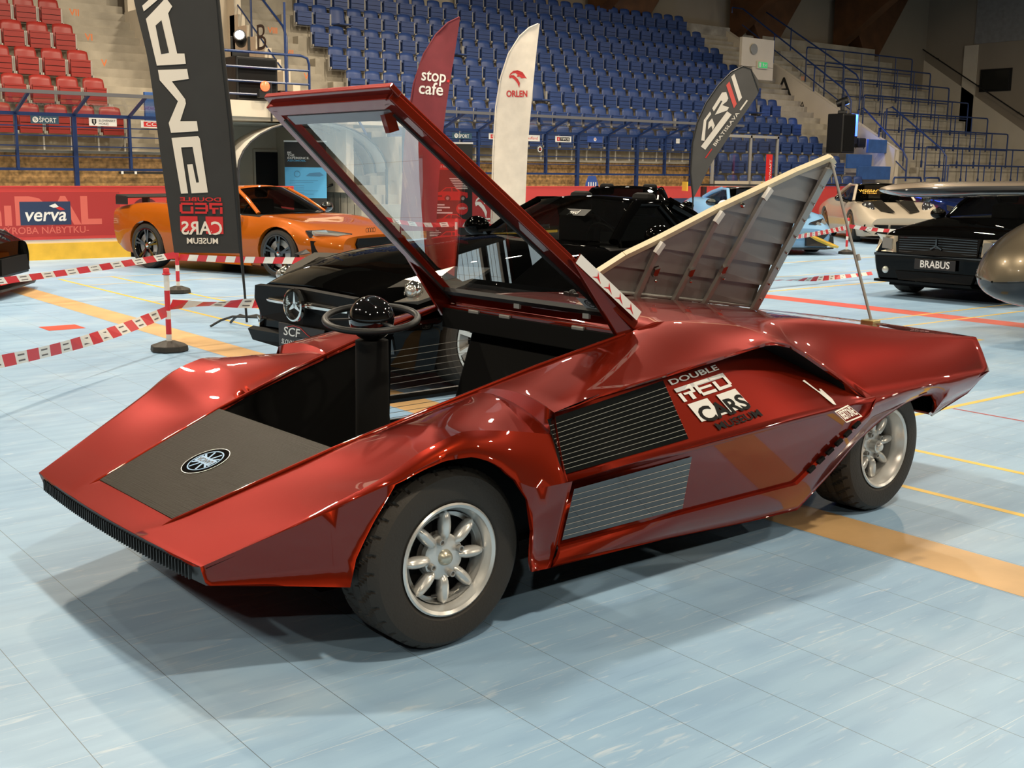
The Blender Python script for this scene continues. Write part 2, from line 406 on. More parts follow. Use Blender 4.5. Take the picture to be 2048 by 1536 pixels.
for x in (27.9, 35.0, 41.5):
    mb = MB()
    mb.raw([(x-1.6, 30.1, 8.8), (x+.1, 30.1, 6.3), (x+1.0, 30.1, 6.3), (x+3.4, 30.1, 9.4), (x-1.6, 29.5, 8.8), (x+.1, 29.5, 6.3), (x+1.0, 29.5, 6.3), (x+3.4, 29.5, 9.4)], [(0,1,2,3), (7,6,5,4), (0,4,5,1), (1,5,6,2), (2,6,7,3)], WOOD)
    struct(mb, 'roof_strut', bevel=.02)
CEI = mat('dark_ceiling', (.075, .055, .04), .8)
mb = MB(); mb.box((-45, -26, 12.5), (75, 50, 12.7), CEI); struct(mb, 'ceiling')
mb = MB(); mb.box((-45, -26.4, 0), (75, -26, 12.6), BEIGE); struct(mb, 'wall_near')
mb = MB(); mb.box((-30.4, -26, 0), (-30, 50, 12.6), BEIGE); struct(mb, 'wall_left')
# ------------------------------------------------------------------ rink boards with printed banners
def boards(x0, x1, deco):
    mb = MB(); mb.box((x0, 19.36, .29), (x1, 19.44, 1.16), WHT); mb.box((x0, 19.33, 0), (x1, 19.44, .265), KICK); mb.box((x0, 19.345, .265), (x1, 19.44, .30), CREAMW)
    mb.box((x0, 19.345, .325), (x1, 19.375, 1.165), BRED); mb.box((x0, 19.34, 1.15), (x1, 19.46, 1.175), BRED)
    fn = frame((0, 19.344, 0), (1, 0, 0), (0, 0, 1)); deco(mb, fn); return struct(mb, 'rink_board', merge=False, recalc=False)
DKB = mat('dark_navy_print', (.02, .04, .10), .5); MAR = mat('maroon_print', (.11, .018, .025), .5)
def deco1(mb, f):
    rect(mb, f, 3.2, .38, 6.98, 1.08, BRED2, .001)
    letter(mb, 'mınıDAL', f, 5.35, .76, .62, BREDL, .03, h=.002, width=2.6)
    letter(mb, 'VÝROBA NÁBYTKU-', f, 5.75, .47, .155, BREDL, .008, h=.002)
    rect(mb, f, 5.38, .56, 6.17, .93, DKB, .004); letter(mb, 'verva', f, 5.78, .715, .30, WHT, .015, shear=.18, h=.006, width=.66)
    shape(mb, f, [(5.83, .86), (5.93, .90), (5.99, .84), (5.9, .83)], WHT, .006); shape(mb, f, [(5.93, .83), (6.0, .85), (6.08, .80), (6.0, .79)], REDP, .006)
    disc(mb, f, 7.42, .72, .26, MAR, .003); letter(mb, 'stop', f, 7.42, .78, .17, WHT, .008, h=.006); letter(mb, 'cafe', f, 7.42, .64, .17, WHT, .008, h=.006); disc(mb, f, 7.63, .75, .012, REDP, .006)
boards(-8, 10.2, deco1)
def deco2(mb, f):
    rect(mb, f, 13.35, .34, 14.9, 1.14, BRED2, .001)
    hawk(mb, f, 14.55, .78, .5, WHT, .003); letter(mb, 'ORLEN', f, 14.5, .42, .26, WHT, .02, h=.003)
    rect(mb, f, 20.0, .45, 20.7, .9, DKB, .003); letter(mb, 'verva', f, 20.35, .66, .2, WHT, .02, h=.005)
    disc(mb, f, 22.2, .75, .3, MAR, .003); letter(mb, 'stop', f, 22.2, .82, .17, WHT, .01, h=.006); letter(mb, 'cafe', f, 22.2, .67, .17, WHT, .01, h=.006)
def hawk(mb, f, x, y, s, m, h):
    P_ = lambda L: [(x+a*s, y+b*s) for a, b in L]
    shape(mb, f, P_([(-.45, .12), (-.40, .25), (-.22, .40), (.02, .44), (.30, .34), (.48, .08), (.56, -.02), (.44, .02), (.24, .0), (.10, .12), (-.08, .28), (-.25, .27), (-.36, .20)]), m, h)
    shape(mb, f, P_([(-.46, .12), (-.36, .17), (-.18, .16), (.02, -.02), (.16, -.26), (.12, -.52), (.02, -.28), (-.12, -.10), (-.30, .04), (-.42, -.02)]), m, h)
    disc(mb, f, x+.05*s, y+.12*s, .055*s, m, h, 10)
boards(13.35, 46, deco2)
# ------------------------------------------------------------------ team benches: blue railing, glass back panel, sloping glass roof
PANEL = glass('bench_glass', (.92, .93, .92), .05, .85)
def shelter(x0, x1, thick, label):
    t = thing('bench_shelter', label, 'shelter', (x0, 21.5, 0), 0, 'team bench shelters')
    n = int(round(x1-x0)); W_ = x1-x0
    for i in range(n+1):
        mb = MB(); th = (i % 2 == thick); r = .075 if th else .045
        mb.box((i-r/2, -.04, .05 if th else 1.42), (i+r/2, .04, 2.38), NAVY); mb.build('post', None, t)
        mb = MB(); mb.bar((i, 0, 2.38), (i, -.86, 2.70), .05, .04, NAVY); mb.build('roof_strut', None, t)
    for z in (2.18, 2.02, 1.84, 1.66): 
        mb = MB(); mb.bar((0, -.02, z), (W_, -.02, z), .02, .02, NAVY); mb.build('rail', None, t)
    mb = MB(); mb.bar((0, 0, 1.435), (W_, 0, 1.435), .05, .045, NAVY); mb.build('base_rail', None, t)
    mb = MB(); mb.bar((0, 0, 2.385), (W_, 0, 2.385), .07, .06, NAVY); mb.build('gutter', None, t)
    mb = MB(); mb.bar((0, -.88, 2.715), (W_, -.88, 2.715), .05, .06, mat('dull_grey_rail', (.13, .13, .14), .5, .3)); mb.build('roof_edge', None, t)
    mb = MB(); mb.grid([[(0, .0, 2.41), (W_, 0, 2.41)], [(0, -.86, 2.73), (W_, -.86, 2.73)]], PANEL); mb.build('roof_pane', None, t)
    mb = MB(); mb.grid([[(0, .05, 1.80), (W_, .05, 1.80)], [(0, .05, 2.38), (W_, .05, 2.38)]], PANEL); mb.build('back_pane', None, t)
    return t
sh1 = shelter(-1.0, 9.0, 0, 'team bench shelter with blue railing and glass roof in front of the red seats')
sh2 = shelter(14.0, 24.0, 1, 'long team bench shelter with blue railing and glass roof in front of the blue seats')
def sticker(x, w, h, z, bgm, draw, label, n=21.43):
    mb = MB(); f = frame((x, n, z), (1, 0, 0), (0, 0, 1)); rect(mb, f, -w/2, -h/2, w/2, h/2, bgm, .0); mb.box((x-w/2, n+.001, z-h/2), (x+w/2, n+.006, z+h/2), bgm); draw(mb, f)
    o = mb.build('advert_plate', None, None, merge=False, recalc=False); setp(o, label, 'sign', 'advert plates on the bench railing'); return o
TEAL = mat('slate_print', (.03, .08, .13), .5); RBLU = mat('royal_blue_print', (.03, .08, .33), .5)
def d_sport(s):
    def d(mb, f):
        disc(mb, f, -.16, 0, .05, WHT, .002, 24, .03); disc(mb, f, -.165, .008, .028, WHT, .002, 20, .014); letter(mb, s, f, .05, -.008, .11, WHT, .006, h=.002, width=.29)
    return d
def d_hok(mb, f):
    shape(mb, f, [(-.2, .05), (-.12, .05), (-.12, -.02), (-.16, -.06), (-.2, -.02)], BLK, .002); rect(mb, f, -.166, -.03, -.154, .04, WHT, .003); rect(mb, f, -.18, .01, -.14, .02, WHT, .003)
    letter(mb, 'SLOVENSKÝ', f, .075, .025, .052, BLK, .003, h=.002, width=.3); letter(mb, 'HOKEJ', f, .01, -.03, .052, BLK, .003, h=.002, width=.17)
def d_ccm(mb, f): rect(mb, f, -.2, -.045, .2, .045, REDP, .002); letter(mb, 'CCM', f, 0, 0, .09, WHT, .008, shear=.15, h=.004, width=.3)
def d_tip(mb, f): rect(mb, f, -.2, -.045, -.11, .045, REDP, .002); rect(mb, f, -.1, -.045, .2, .045, BLK, .002); letter(mb, 'TIPOS', f, .05, -.002, .08, WHT, .005, h=.004, width=.26); letter(mb, '8', f, -.155, 0, .07, WHT, h=.004)
def d_kau(mb, f): letter(mb, 'Kaufland', f, 0, 0, .09, REDP, .003, h=.002, width=.36)
def d_blu(mb, f): disc(mb, f, 0, 0, .045, WHT, .002, 16); shape(mb, f, [(-.02, .02), (.02, .02), (0, -.03)], REDP, .003)
sticker(6.48, .48, .135, 2.285, TEAL, d_sport('ŠPORT'), 'dark slate plate with white swirl on the left bench railing')
sticker(7.5, .50, .14, 2.28, WHT, d_hok, 'white plate with a black shield on the left bench railing')
sticker(8.45, .5, .13, 2.27, WHT, d_ccm, 'white and red plate half behind the black flag')
sticker(15.5, .54, .13, 2.25, TEAL, d_sport('ŠPORT'), 'slate plate with white swirl beside the maroon flag')
sticker(16.5, .5, .13, 2.26, WHT, d_tip, 'red and black plate half hidden by the white flag')
sticker(17.5, .5, .14, 2.25, WHT, d_kau, 'white plate with red lettering right of the white flag')
sticker(18.48, .5, .14, 2.25, WHT, d_tip, 'red and black plate nearer the teardrop flag')
sticker(19.5, .5, .15, 2.27, RBLU, d_blu, 'royal blue plate with a small round emblem')
sticker(22.4, .13, .12, 2.3, WHT, lambda m_, f: None, 'small blank white plate right end of bench railing')
def d_rnd(mb, f): disc(mb, f, 0, 0, .075, BLK, .002, 24, .055); disc(mb, f, 0, 0, .03, REDP, .002, 12)
mb = MB(); f = frame((17.75, 21.42, 2.0), (1, 0, 0), (0, 0, 1)); disc(mb, f, 0, 0, .09, WHT, 0, 28); disc(mb, f, 0, 0, .088, BLK, .002, 28, .07); disc(mb, f, 0, 0, .045, BLK, .003, 16); disc(mb, f, .01, 0, .022, REDP, .004, 10)
o = mb.build('round_emblem', None, None, merge=False, recalc=False); setp(o, 'round white and black emblem below the white plate with red lettering', 'sign')
mb = MB(); mb.bar((7.75, 21.44, 1.385), (8.95, 21.44, 1.385), .04, .04, BLK)
for x in (7.8, 8.05): mb.box((x-.02, 21.4, 1.36), (x+.02, 21.42, 1.41), WHT)
setp(mb.build('stick_rack', None), 'black bar with white clips under the left bench railing', 'rack')
# low blue chair back in the bench
mb = MB(); mb.prism([(-.2, -.1), (.2, -.1), (.19, .1), (.1, .28), (-.1, .28), (-.19, .1)], lambda x, y, h: (18.78+x, 20.7+h, 1.12+y), .03, RBLU)
for i in range(4): mb.prism([(-.13+.075*i, .02), (-.10+.075*i, .02), (-.10+.075*i, .13), (-.13+.075*i, .13)], lambda x, y, h: (18.78+x, 20.698+h, 1.12+y), .002, WHT)
t = thing('bench_chair', 'blue plastic chair back with slots showing over the red boards', 'chair', (0, 0, 0)); mb.build('backrest', None, t)
mb = MB(); mb.box((18.6, 20.72, .45), (18.96, 21.1, .49), RBLU); mb.build('seat', None, t)
for x in (18.62, 18.92):
    for y in (20.75, 21.05): mb = MB(); mb.box((x, y, 0), (x+.03, y+.03, .46), STEEL); mb.build('leg', None, t)
# ------------------------------------------------------------------ folding stadium seats
def ca(v):                                               # rough image position, used only to leave out seats far outside the view
    c = cam_R @ (V(v)-V((0, 0, 1.484))); return (2319.55*c.x/c.z+1024, 2319.55*c.y/c.z+768)
_p, _r, _y = math.radians(10.39265), math.radians(-.60879), math.radians(51.58203)
_f = V((0, math.cos(_p), -math.sin(_p))); _rt = V((1, 0, 0)); _d = _f.cross(_rt)
_r2 = _rt*math.cos(_r)+_d*math.sin(_r); _d2 = -_rt*math.sin(_r)+_d*math.cos(_r)
_B, _N = V((math.sin(_y), math.cos(_y), 0)), V((-math.cos(_y), math.sin(_y), 0))
cam_R = M([[v.dot(_B), v.dot(_N), v.z] for v in (_r2, _d2, _f)])
SBLU = mat('blue_seat_plastic', (.026, .058, .195), .42, var=.1, vscale=4); SRED = mat('red_seat_plastic', (.30, .024, .018), .42, var=.08, vscale=4)
SFR = mat('seat_frame_grey', (.45, .43, .39), .5, .3)
def make_seat(col, down=False):
    t = thing('stadium_seat', 'x', 'seat')
    rows = []
    for i in range(6):                                     # backrest, facing -y
        z = .40+.495*i/5; y = -.02+.075*i/5; w = .222-.02*(i/5)**3
        rows.append([(w*s, y-.03*(1-abs(s))+.0*i-.02*0, z-.03*(abs(s)**4)*(i == 5)) for s in (-1, -.75, -.4, 0, .4, .75, 1)])
    mb = MB(); mb.grid(rows, col); bk = mb.build('backrest', col, t, smooth=60, solid=.022)
    mb = MB()
    if down: mb.box((-.2, -.44, .40), (.2, -.06, .44), col)
    else:
        mb.box((-.2, -.145, .345), (.2, -.095, .66), col); mb.box((-.2, -.155, .655), (.2, -.075, .69), col)
        mb.box((-.19, -.152, .535), (.19, -.145, .545), BLKM); mb.box((-.19, -.15, .43), (.19, -.146, .437), BLKM)
    mb.build('seat_pan', col, t, bevel=.012)
    mb = MB()
    for s in (-1, 1): mb.box((s*.243-.014, -.06, .30), (s*.243+.014, -.01, .68), SFR); mb.box((s*.243-.012, -.16, .34), (s*.243+.012, -.02, .39), SFR)
    mb.bar((.243, -.035, 0), (.243, -.035, .33), .03, .03, SFR); mb.bar((-.25, -.05, .33), (.25, -.05, .33), .03, .03, SFR)
    mb.build('seat_frame', None, t); return t
ORD = ['first', 'second', 'third', 'fourth', 'fifth', 'sixth', 'seventh', 'eighth', 'ninth', 'tenth', 'eleventh', 'twelfth', 'thirteenth', 'fourteenth', 'fifteenth', 'sixteenth', 'seventeenth', 'eighteenth', 'nineteenth', 'twentieth'] + ['twenty-'+s for s in ('first', 'second', 'third', 'fourth', 'fifth', 'sixth', 'seventh', 'eighth', 'ninth')]+['thirtieth']+['thirty-'+s for s in ('first', 'second', 'third', 'fourth')]
protos = {'b': make_seat(SBLU), 'bd': make_seat(SBLU, True), 'r': make_seat(SRED)}; used = set()
def put_seat(kind, x, k, label, group):
    p = protos[kind]; loc = (x, rown(k)-.075, rowz(k)+.0)
    if kind in used: return dup(p, loc, 0, label, group)
    used.add(kind); p.location = loc; p['label'] = label; p['group'] = group; return p
RW = {-2: 'lowest', -1: 'second', 0: 'third', 1: 'fourth', 2: 'fifth', 3: 'sixth', 4: 'seventh', 5: 'eighth', 6: 'ninth', 7: 'tenth', 8: 'eleventh', 9: 'twelfth'}
DOWN = {(3, 2), (3, 4), (2, 11), (3, 19), (5, 22), (6, 28)}
nseat = 0
for k in range(-2, 9):
    xs = [30.48-.52*i for i in range(31)]
    for i, x in enumerate(xs):
        if k < 1 and x < 24.2: break
        px, py = ca((x, rown(k), rowz(k)+.85)); p2 = ca((x, rown(k), rowz(k)+.45))
        if p2[1] < 4 or nseat >= 300: continue
        if k == -2 and i > 3: continue
        nseat += 1
        put_seat('bd' if (k, i) in DOWN else 'b', x, k, 'blue folding stadium seat, %s row from the bottom, %s from the right-hand stairs' % (RW[k], ORD[i]), 'blue seats of the main stand')
for k in range(1, 6):
    for i in range(7):
        x = 8.30-.52*i; p2 = ca((x, rown(k), rowz(k)+.45)); p3 = ca((x+.25, rown(k), rowz(k)+.5))
        if p2[1] < 3 or p3[0] < 3: continue
        put_seat('r', x, k, 'red folding stadium seat, %s row from the bottom, %s from the concrete stairs' % (ORD[k-1], ORD[i]), 'red seats of the left stand')
# ------------------------------------------------------------------ crush barriers on the standing terrace and stair handrails
for i in range(8):
    k = i-.0; n = 21.55+.855*i; z0 = rowz(1)+PR*((n-23.34)/P0)+.25; z1 = z0+1.08; xa, xb = 35.3+.0*i, 41.95
    t = thing('crush_barrier', 'blue tubular crush barrier on the standing terrace, %s from the bottom' % ORD[i], 'barrier', (xa, n, z0), 0, 'crush barriers on the right terrace')
    L_w = xb-xa
    mb = MB(); mb.tube([(0, 0, -.15), (0, 0, 1.0), (.03, 0, 1.07), (.1, 0, 1.08), (L_w-.1, 0, 1.08), (L_w-.03, 0, 1.07), (L_w, 0, 1.0), (L_w, 0, -.15)], .026, 8, NAVY); mb.build('top_rail', None, t, smooth=50)
    mb = MB(); mb.tube([(0, 0, .48), (L_w, 0, .48)], .02, 6, NAVY); mb.build('middle_rail', None, t)
    for j in range(1, 6):
        x = L_w*j/6; mb = MB(); mb.tube([(x, 0, -.2), (x, 0, 1.08)], .022, 6, NAVY); mb.tube([(x, 0, -.22), (x, 0, .05)], .04, 6, NAVY); mb.build('post', None, t)
def handrail(name, pts, posts, label, r=.028, m=NAVY, mid=None):
    t = thing(name, label, 'handrail', pts[0])
    o = V(pts[0]); mb = MB(); mb.tube([V(p)-o for p in pts], r, 8, m); mb.build('rail', None, t, smooth=50)
    if mid: mb = MB(); mb.tube([V(p)-o for p in mid], r*.7, 6, m); mb.build('middle_rail', None, t)
    for p, q in posts: mb = MB(); mb.tube([V(p)-o, V(q)-o], r*.9, 6, m); mb.build('post', None, t)
    return t
handrail('stair_handrail', [(33.3, 29.4, 7.2), (33.3, 29.4, 7.4), (33.3, 28.9, 7.3), (33.3, 24.3, 4.25), (33.3, 24.05, 3.9), (33.3, 24.05, 3.0)], [((33.3, 27.4, 5.2), (33.3, 27.4, 6.3)), ((33.3, 25.6, 4.1), (33.3, 25.6, 5.1))], 'black stair handrail descending above the wall marked A', mid=[(33.3, 28.9, 6.75), (33.3, 24.05, 3.6)])
handrail('stair_handrail', [(34.95, 29.6, 7.6), (34.95, 25.1, 4.9), (34.95, 24.9, 4.6), (34.95, 24.9, 3.6)], [((34.95, 28, 5.9), (34.95, 28, 6.7))], 'black stair handrail along the left edge of the standing terrace')
handrail('stair_handrail', [(33.3, 23.75, 2.6), (33.3, 23.75, 3.6), (33.3, 23.55, 3.65), (33.3, 21.95, 2.25), (33.3, 21.8, 2.0), (33.3, 21.8, 1.3)], [((33.3, 22.9, 2.0), (33.3, 22.9, 3.0))], 'blue stair handrail right of the black speaker box', mid=[(33.3, 23.6, 3.1), (33.3, 21.8, 1.6)])
handrail('stair_handrail', [(34.9, 23.75, 2.7), (34.9, 23.75, 3.7), (34.9, 23.55, 3.75), (34.9, 21.6, 2.35), (34.9, 21.4, 2.1), (34.9, 21.4, 1.0)], [((34.9, 22.6, 2.0), (34.9, 22.6, 3.0))], 'blue stair handrail lit by the blue lamp')
handrail('wall_handrail', [(46.75, 30.8, 7.3), (46.75, 23.0, 2.5)], [((46.9, 29.5, 6.5), (46.75, 29.5, 6.48)), ((46.9, 27.5, 5.27), (46.75, 27.5, 5.25)), ((46.9, 25.6, 4.1), (46.75, 25.6, 4.08))], 'black handrail bracketed to the cream stair wall far right', m=BLK)
handrail('stair_handrail', [(12.85, 27.2, 6.4), (12.85, 24.7, 4.66), (12.85, 24.55, 4.4), (12.85, 24.55, 2.6)], [((12.85, 26.3, 3.9), (12.85, 26.3, 5.7))], 'dark stair handrail right of the letter B', mid=[(12.85, 27.2, 5.5), (12.85, 24.55, 3.55)])
handrail('platform_rail', [(9.6, 21.75, 3.74), (11.7, 21.75, 3.74), (11.84, 21.75, 3.70), (11.88, 21.75, 3.58), (11.88, 21.75, 2.8)], [((11.35, 21.75, 2.8), (11.35, 21.75, 4.75)), ((9.75, 21.75, 2.8), (9.75, 21.75, 3.74))]+[((9.6, 21.75, z), (11.88, 21.75, z)) for z in (3.45, 3.18, 2.93)], 'blue platform railing in front of the black speaker stack', r=.026)
handrail('stair_handrail', [(12.95, 22.5, 2.3), (12.95, 22.5, 3.15), (12.95, 22.35, 3.2), (12.95, 21.3, 2.2)], [], 'short blue hooped handrail at the foot of the stairs marked B')
handrail('tunnel_handrail', [(12.55, 22.4, 1.1), (13.25, 22.4, 1.3)], [((13.1, 22.4, 1.1), (13.1, 22.4, 1.26))], 'short black handrail beside the black and blue roll-up banner', m=BLK)
for xa, xb, lb in ((30.85, 32.3, 'low dark hooped rail in front of the lowest blue seats'), (32.5, 33.3, 'narrow dark hooped rail at the foot of the right-hand stairs')):
    mb = MB(); t = thing('hoop_rail', lb, 'handrail', (xa, 20.6, 0)); L_w = xb-xa
    mb.tube([(0, 0, .6), (0, 0, 1.35), (.05, 0, 1.42), (L_w-.05, 0, 1.42), (L_w, 0, 1.35), (L_w, 0, .6)], .03, 8, NAVY); mb.build('rail', None, t, smooth=50)
# ================================================================== THE RED WEDGE CONCEPT CAR
ZANG = math.radians(2.15)
car = thing('wedge_concept_car', 'low dark red wedge-shaped concept car with raised windscreen and open engine hatch in the foreground', 'car')
FC = V((2.0, 2.82, 0))
car.location = FC+V((-math.sin(ZANG), math.cos(ZANG), 0))*.88; car.rotation_euler = (0, 0, ZANG)
def mir(L): return [(u, -y, w) for u, y, w in L]
def strip(mb, A, B, m=None, n=4, bul=None, axis=(0, 0, 1), skip=None, sides=(1, -1), gid=0):
    """loft between two matched rails, n cells across, optional bulge per column"""
    rows = []; mb.cg = gid if gid else mb.cg+1+(100 if mb.cg < 100 else 0)
    for i, (a, b) in enumerate(zip(A, B)):
        r = []
        ax = axis[i] if isinstance(axis, list) else axis
        for k in range(n+1):
            t = k/n; p = V(a).lerp(V(b), t)
            if bul: p = p+V(ax)*bul[i]*4*t*(1-t)
            r.append(tuple(p))
        rows.append(r)
    for s in sides:
        R_ = rows if s == 1 else [[(u, -y, w) for u, y, w in r] for r in rows]
        mb.grid(R_, m)
def dens(L, n=3):
    """smooth re-sampling of a 3-D rail (Catmull-Rom), ends kept"""
    P_ = [V(p) for p in L]; out = []
    for i in range(len(P_)-1):
        p0, p1, p2, p3 = P_[max(i-1, 0)], P_[i], P_[i+1], P_[min(i+2, len(P_)-1)]
        for k in range(n):
            t = k/n
            out.append(.5*((2*p1)+(p2-p0)*t+(2*p0-5*p1+4*p2-p3)*t*t+(3*p1-p0-3*p2+p3)*t**3))
    out.append(P_[-1]); return [tuple(p) for p in out]
R1t = [(-.73, .262, .374), (-.642, .294, .404), (-.128, .405, .575), (0, .437, .613), (.11, .455, .643), (.22, .471, .673), (.33, .485, .702),
       (.44, .498, .731), (.55, .512, .76), (.66, .531, .788), (.77, .552, .815), (.88, .567, .838), (.99, .572, .859), (1.09, .58, .88), (1.136, .585, .90),
       (1.215, .592, .916), (1.343, .605, .913), (1.61, .62, .905), (2.066, .68, .876), (2.389, .74, .832), (2.744, .82, .775), (3.169, .88, .726)]
def R1(u): return (u, -itab([(a, b) for a, b, c in R1t], u), itab([(a, c) for a, b, c in R1t], u))
body = MB()
# --- shoulder surface: opening edge to fender crease, then to the overhang edge, then to the tail belt
crs = [(-.73, -.666, .37), (-.6, -.71, .421), (-.41, -.78, .502), (-.226, -.84, .584), (-.105, -.87, .652), (0, -.885, .688), (.071, -.89, .696), (.238, -.90, .673), (.40, -.908, .64)]
ovh = [(.408, -.902, .712), (.614, -.90, .749), (.949, -.90, .784), (1.264, -.90, .817), (1.417, -.895, .833), (1.52, -.89, .841), (1.60, -.888, .838), (1.69, -.885, .818), (1.785, -.885, .776), (1.989, -.92, .656), (2.099, -.985, .569)]
tailb = [(2.099, -.985, .569), (2.3, -.985, .57), (2.6, -.98, .572), (2.9, -.965, .57), (3.201, -.94, .567)]
c2 = dens(crs, 6); cu = [-.73, -.6, -.41, -.226, -.105, 0, .071, .238, .40]; bu = [0, 0, -.006, -.016, -.008, .012, .024, .04, .036]
idx = [i/6 for i in range(len(c2))]
ru = [itab(list(enumerate(cu)), i) for i in idx]; rb = [stab(list(enumerate(bu)), i) for i in idx]
A = [R1(u) for u in ru]; strip(body, A, c2, RED, 8, rb, gid=1)
strip(body, [A[-1], R1(.42)], [crs[-1], ovh[0]], RED, 8, [.034, .03], gid=1)
o2 = dens(ovh, 2); uo = [.42]+[p[0] for p in o2[1:]]
bo = [stab([(.3, .03), (.6, .016), (1., .012), (1.5, .016), (2.1, .028)], u) for u in uo]
strip(body, [R1(u) for u in uo], o2, RED, 8, bo, axis=[(0, -.7*min(1, max(0, u-1.0)), 1-.35*min(1, max(0, u-1.0))) for u in uo], gid=1)
t2 = dens(tailb, 3); strip(body, [R1(min(3.169, p[0]-.0*i)) for i, p in enumerate(t2)], t2, RED, 8, [.028-.022*max(0, (p[0]-2.5)/.7) for p in t2], axis=(0, -.7, .65), gid=1)
# --- fender lip
lipL = [(-.73, -.666, .37), (-.605, -.718, .420), (-.42, -.798, .492), (-.236, -.87, .560), (-.20, -.888, .574), (-.16, -.903, .593), (-.11, -.915, .612), (-.034, -.93, .628), (.024, -.937, .628), (.077, -.945, .614), (.135, -.95, .584), (.194, -.958, .533), (.30, -.968, .492), (.402, -.98, .495)]
lipC = [(-.73, -.666, .37), (-.6, -.71, .421), (-.41, -.78, .502), (-.226, -.84, .584), (-.195, -.849, .601), (-.15, -.86, .628), (-.105, -.87, .652), (0, -.885, .688), (.045, -.888, .694), (.10, -.892, .695), (.17, -.897, .685), (.238, -.90, .673), (.33, -.906, .655), (.40, -.908, .64)]
FB = [(-.71, -.658, .308), (-.55, -.715, .287), (-.323, -.81, .257), (-.308, -.822, .35), (-.27, -.848, .447), (-.228, -.868, .525), (-.20, -.888, .574)]
RB = [(.194, -.958, .533), (.248, -.957, .457), (.277, -.952, .378), (.288, -.942, .306), (.30, -.92, .23), (.312, -.90, .187), (.42, -.885, .175)]
def LL(u): return tuple(stab([(c[0], l[k]) for c, l in zip(lipC, lipL)], u) for k in range(3))
lp2 = [LL(p[0]) for p in c2]; lp2[0] = lipL[0]; lp2[-1] = lipL[-1]
strip(body, c2, lp2, RED, 5, [stab([(-.73, 0), (-.41, .005), (-.2, .012), (0, .016), (.1, .015), (.3, .007), (.4, .0)], p[0]) for p in c2], axis=(0, -1, .4))
# --- lower nose side, arch, area behind the front wheel
def by(L_, us_, u): return tuple(itab([(a, p[k]) for a, p in zip(us_, L_)], u) for k in range(3))
ia = max(i for i, p in enumerate(lp2) if p[0] <= -.195); ib = min(i for i, p in enumerate(lp2) if p[0] >= .194)
fa_, fb_ = lp2[:ia+1], lp2[ib:]
strip(body, fa_, [by(FB, [-.73, -.605, -.42, -.32, -.27, -.228, -.20], p[0]) for p in fa_[:-1]]+[fa_[-1]], RED, 3)
strip(body, fb_+[(.42, -.982, .496)], [fb_[0]]+[by(RB, [.194, .225, .25, .275, .30, .33, .42], p[0]) for p in fb_[1:]]+[(.42, -.885, .175)], RED, 4)
# --- sill and rear lower flank with the rear arch
sA = [(.42, -.93, .259), (1.038, -.93, .257), (1.605, -.93, .253), (1.721, -.932, .252), (1.93, -.95, .374), (2.149, -.972, .501), (2.156, -.993, .568), (2.35, -.986, .57), (2.5, -.983, .571), (2.6, -.98, .572), (2.68, -.977, .572), (2.76, -.973, .571), (2.84, -.968, .571), (2.92, -.963, .57), (3.1, -.948, .568), (3.201, -.94, .567)]
sB = [(.42, -.885, .175), (1.0, -.88, .158), (1.5, -.87, .124), (1.83, -.86, .108), (2.05, -.86, .223), (2.229, -.88, .354), (2.27, -.883, .375), (2.399, -.89, .433), (2.538, -.90, .478), (2.665, -.91, .502), (2.739, -.91, .493), (2.792, -.90, .454), (2.812, -.89, .403), (2.877, -.84, .374), (3.13, -.875, .45), (3.201, -.94, .567)]
strip(body, sA, sB, RED, 4, [.012]*4+[.006]*12, axis=(0, -1, 0))
# --- recessed lower side panel
beltu = [.402, .651, .982, 1.3, 1.486, 1.75, 2.0, 2.11]
def belt(u): return (u, -itab([(.402, .98), (.651, .99), (.982, 1.0), (2.0, 1.0), (2.2, .988)], u), itab([(.402, .495), (.651, .515), (.982, .532), (1.486, .551), (2.076, .568), (2.3, .57)], u))
LPt = [(.42, -.966, .476), (1.0, -.984, .507), (1.5, -.984, .527), (1.8, -.984, .537), (2.0, -.982, .54), (2.145, -.985, .55)]
LPb = [(.42, -.914, .263), (1.038, -.914, .261), (1.605, -.914, .257), (1.721, -.916, .257), (1.93, -.936, .38), (2.145, -.968, .504)]
LPe = [(.42, -.93, .259), (1.038, -.93, .257), (1.605, -.93, .253), (1.721, -.932, .252), (1.93, -.95, .374), (2.149, -.972, .501)]
BT = [belt(p[0]) for p in LPt]; BT[-1] = (2.156, -.993, .568)
nearL, farL = (1,), (-1,)
def cutrail(A, B, lo, hi):
    """split matched rails so that nothing lies between u=lo and u=hi"""
    def at(R_, u):
        for p, q in zip(R_, R_[1:]):
            if p[0] <= u <= q[0]:
                t = (u-p[0])/(q[0]-p[0]+1e-9); return tuple(V(p).lerp(V(q), t))
    a, b = at(A, lo), at(B, lo); c, d = at(A, hi), at(B, hi)
    return ([p for p in A if p[0] < lo]+[a], [p for p in B if p[0] < lo]+[b]), ([c]+[p for p in A if p[0] > hi], [d]+[p for p in B if p[0] > hi])
UPt = []
for (u, y, w) in ovh:
    d = itab([(.371, .012), (.614, .03), (.949, .045), (1.264, .09), (1.417, .12), (1.56, .15), (1.69, .16), (1.785, .15), (1.989, .07), (2.099, .01)], u)
    UPt.append((u, y+d, w-.012))
UPb = [(.392, -.968, .512), (.62, -.974, .527), (.95, -.983, .545), (1.264, -.983, .557), (1.417, -.983, .563), (1.52, -.983, .567), (1.60, -.983, .569), (1.69, -.983, .571), (1.785, -.983, .574), (1.989, -.983, .579), (2.09, -.984, .574)]
BU = [belt(p[0]) for p in UPb]; BU[-1] = (2.099, -.985, .569)
strip(body, LPt, LPb, RED, 2, sides=nearL); strip(body, BT, LPt, RED, 1, sides=nearL); strip(body, LPb, LPe, RED, 1)
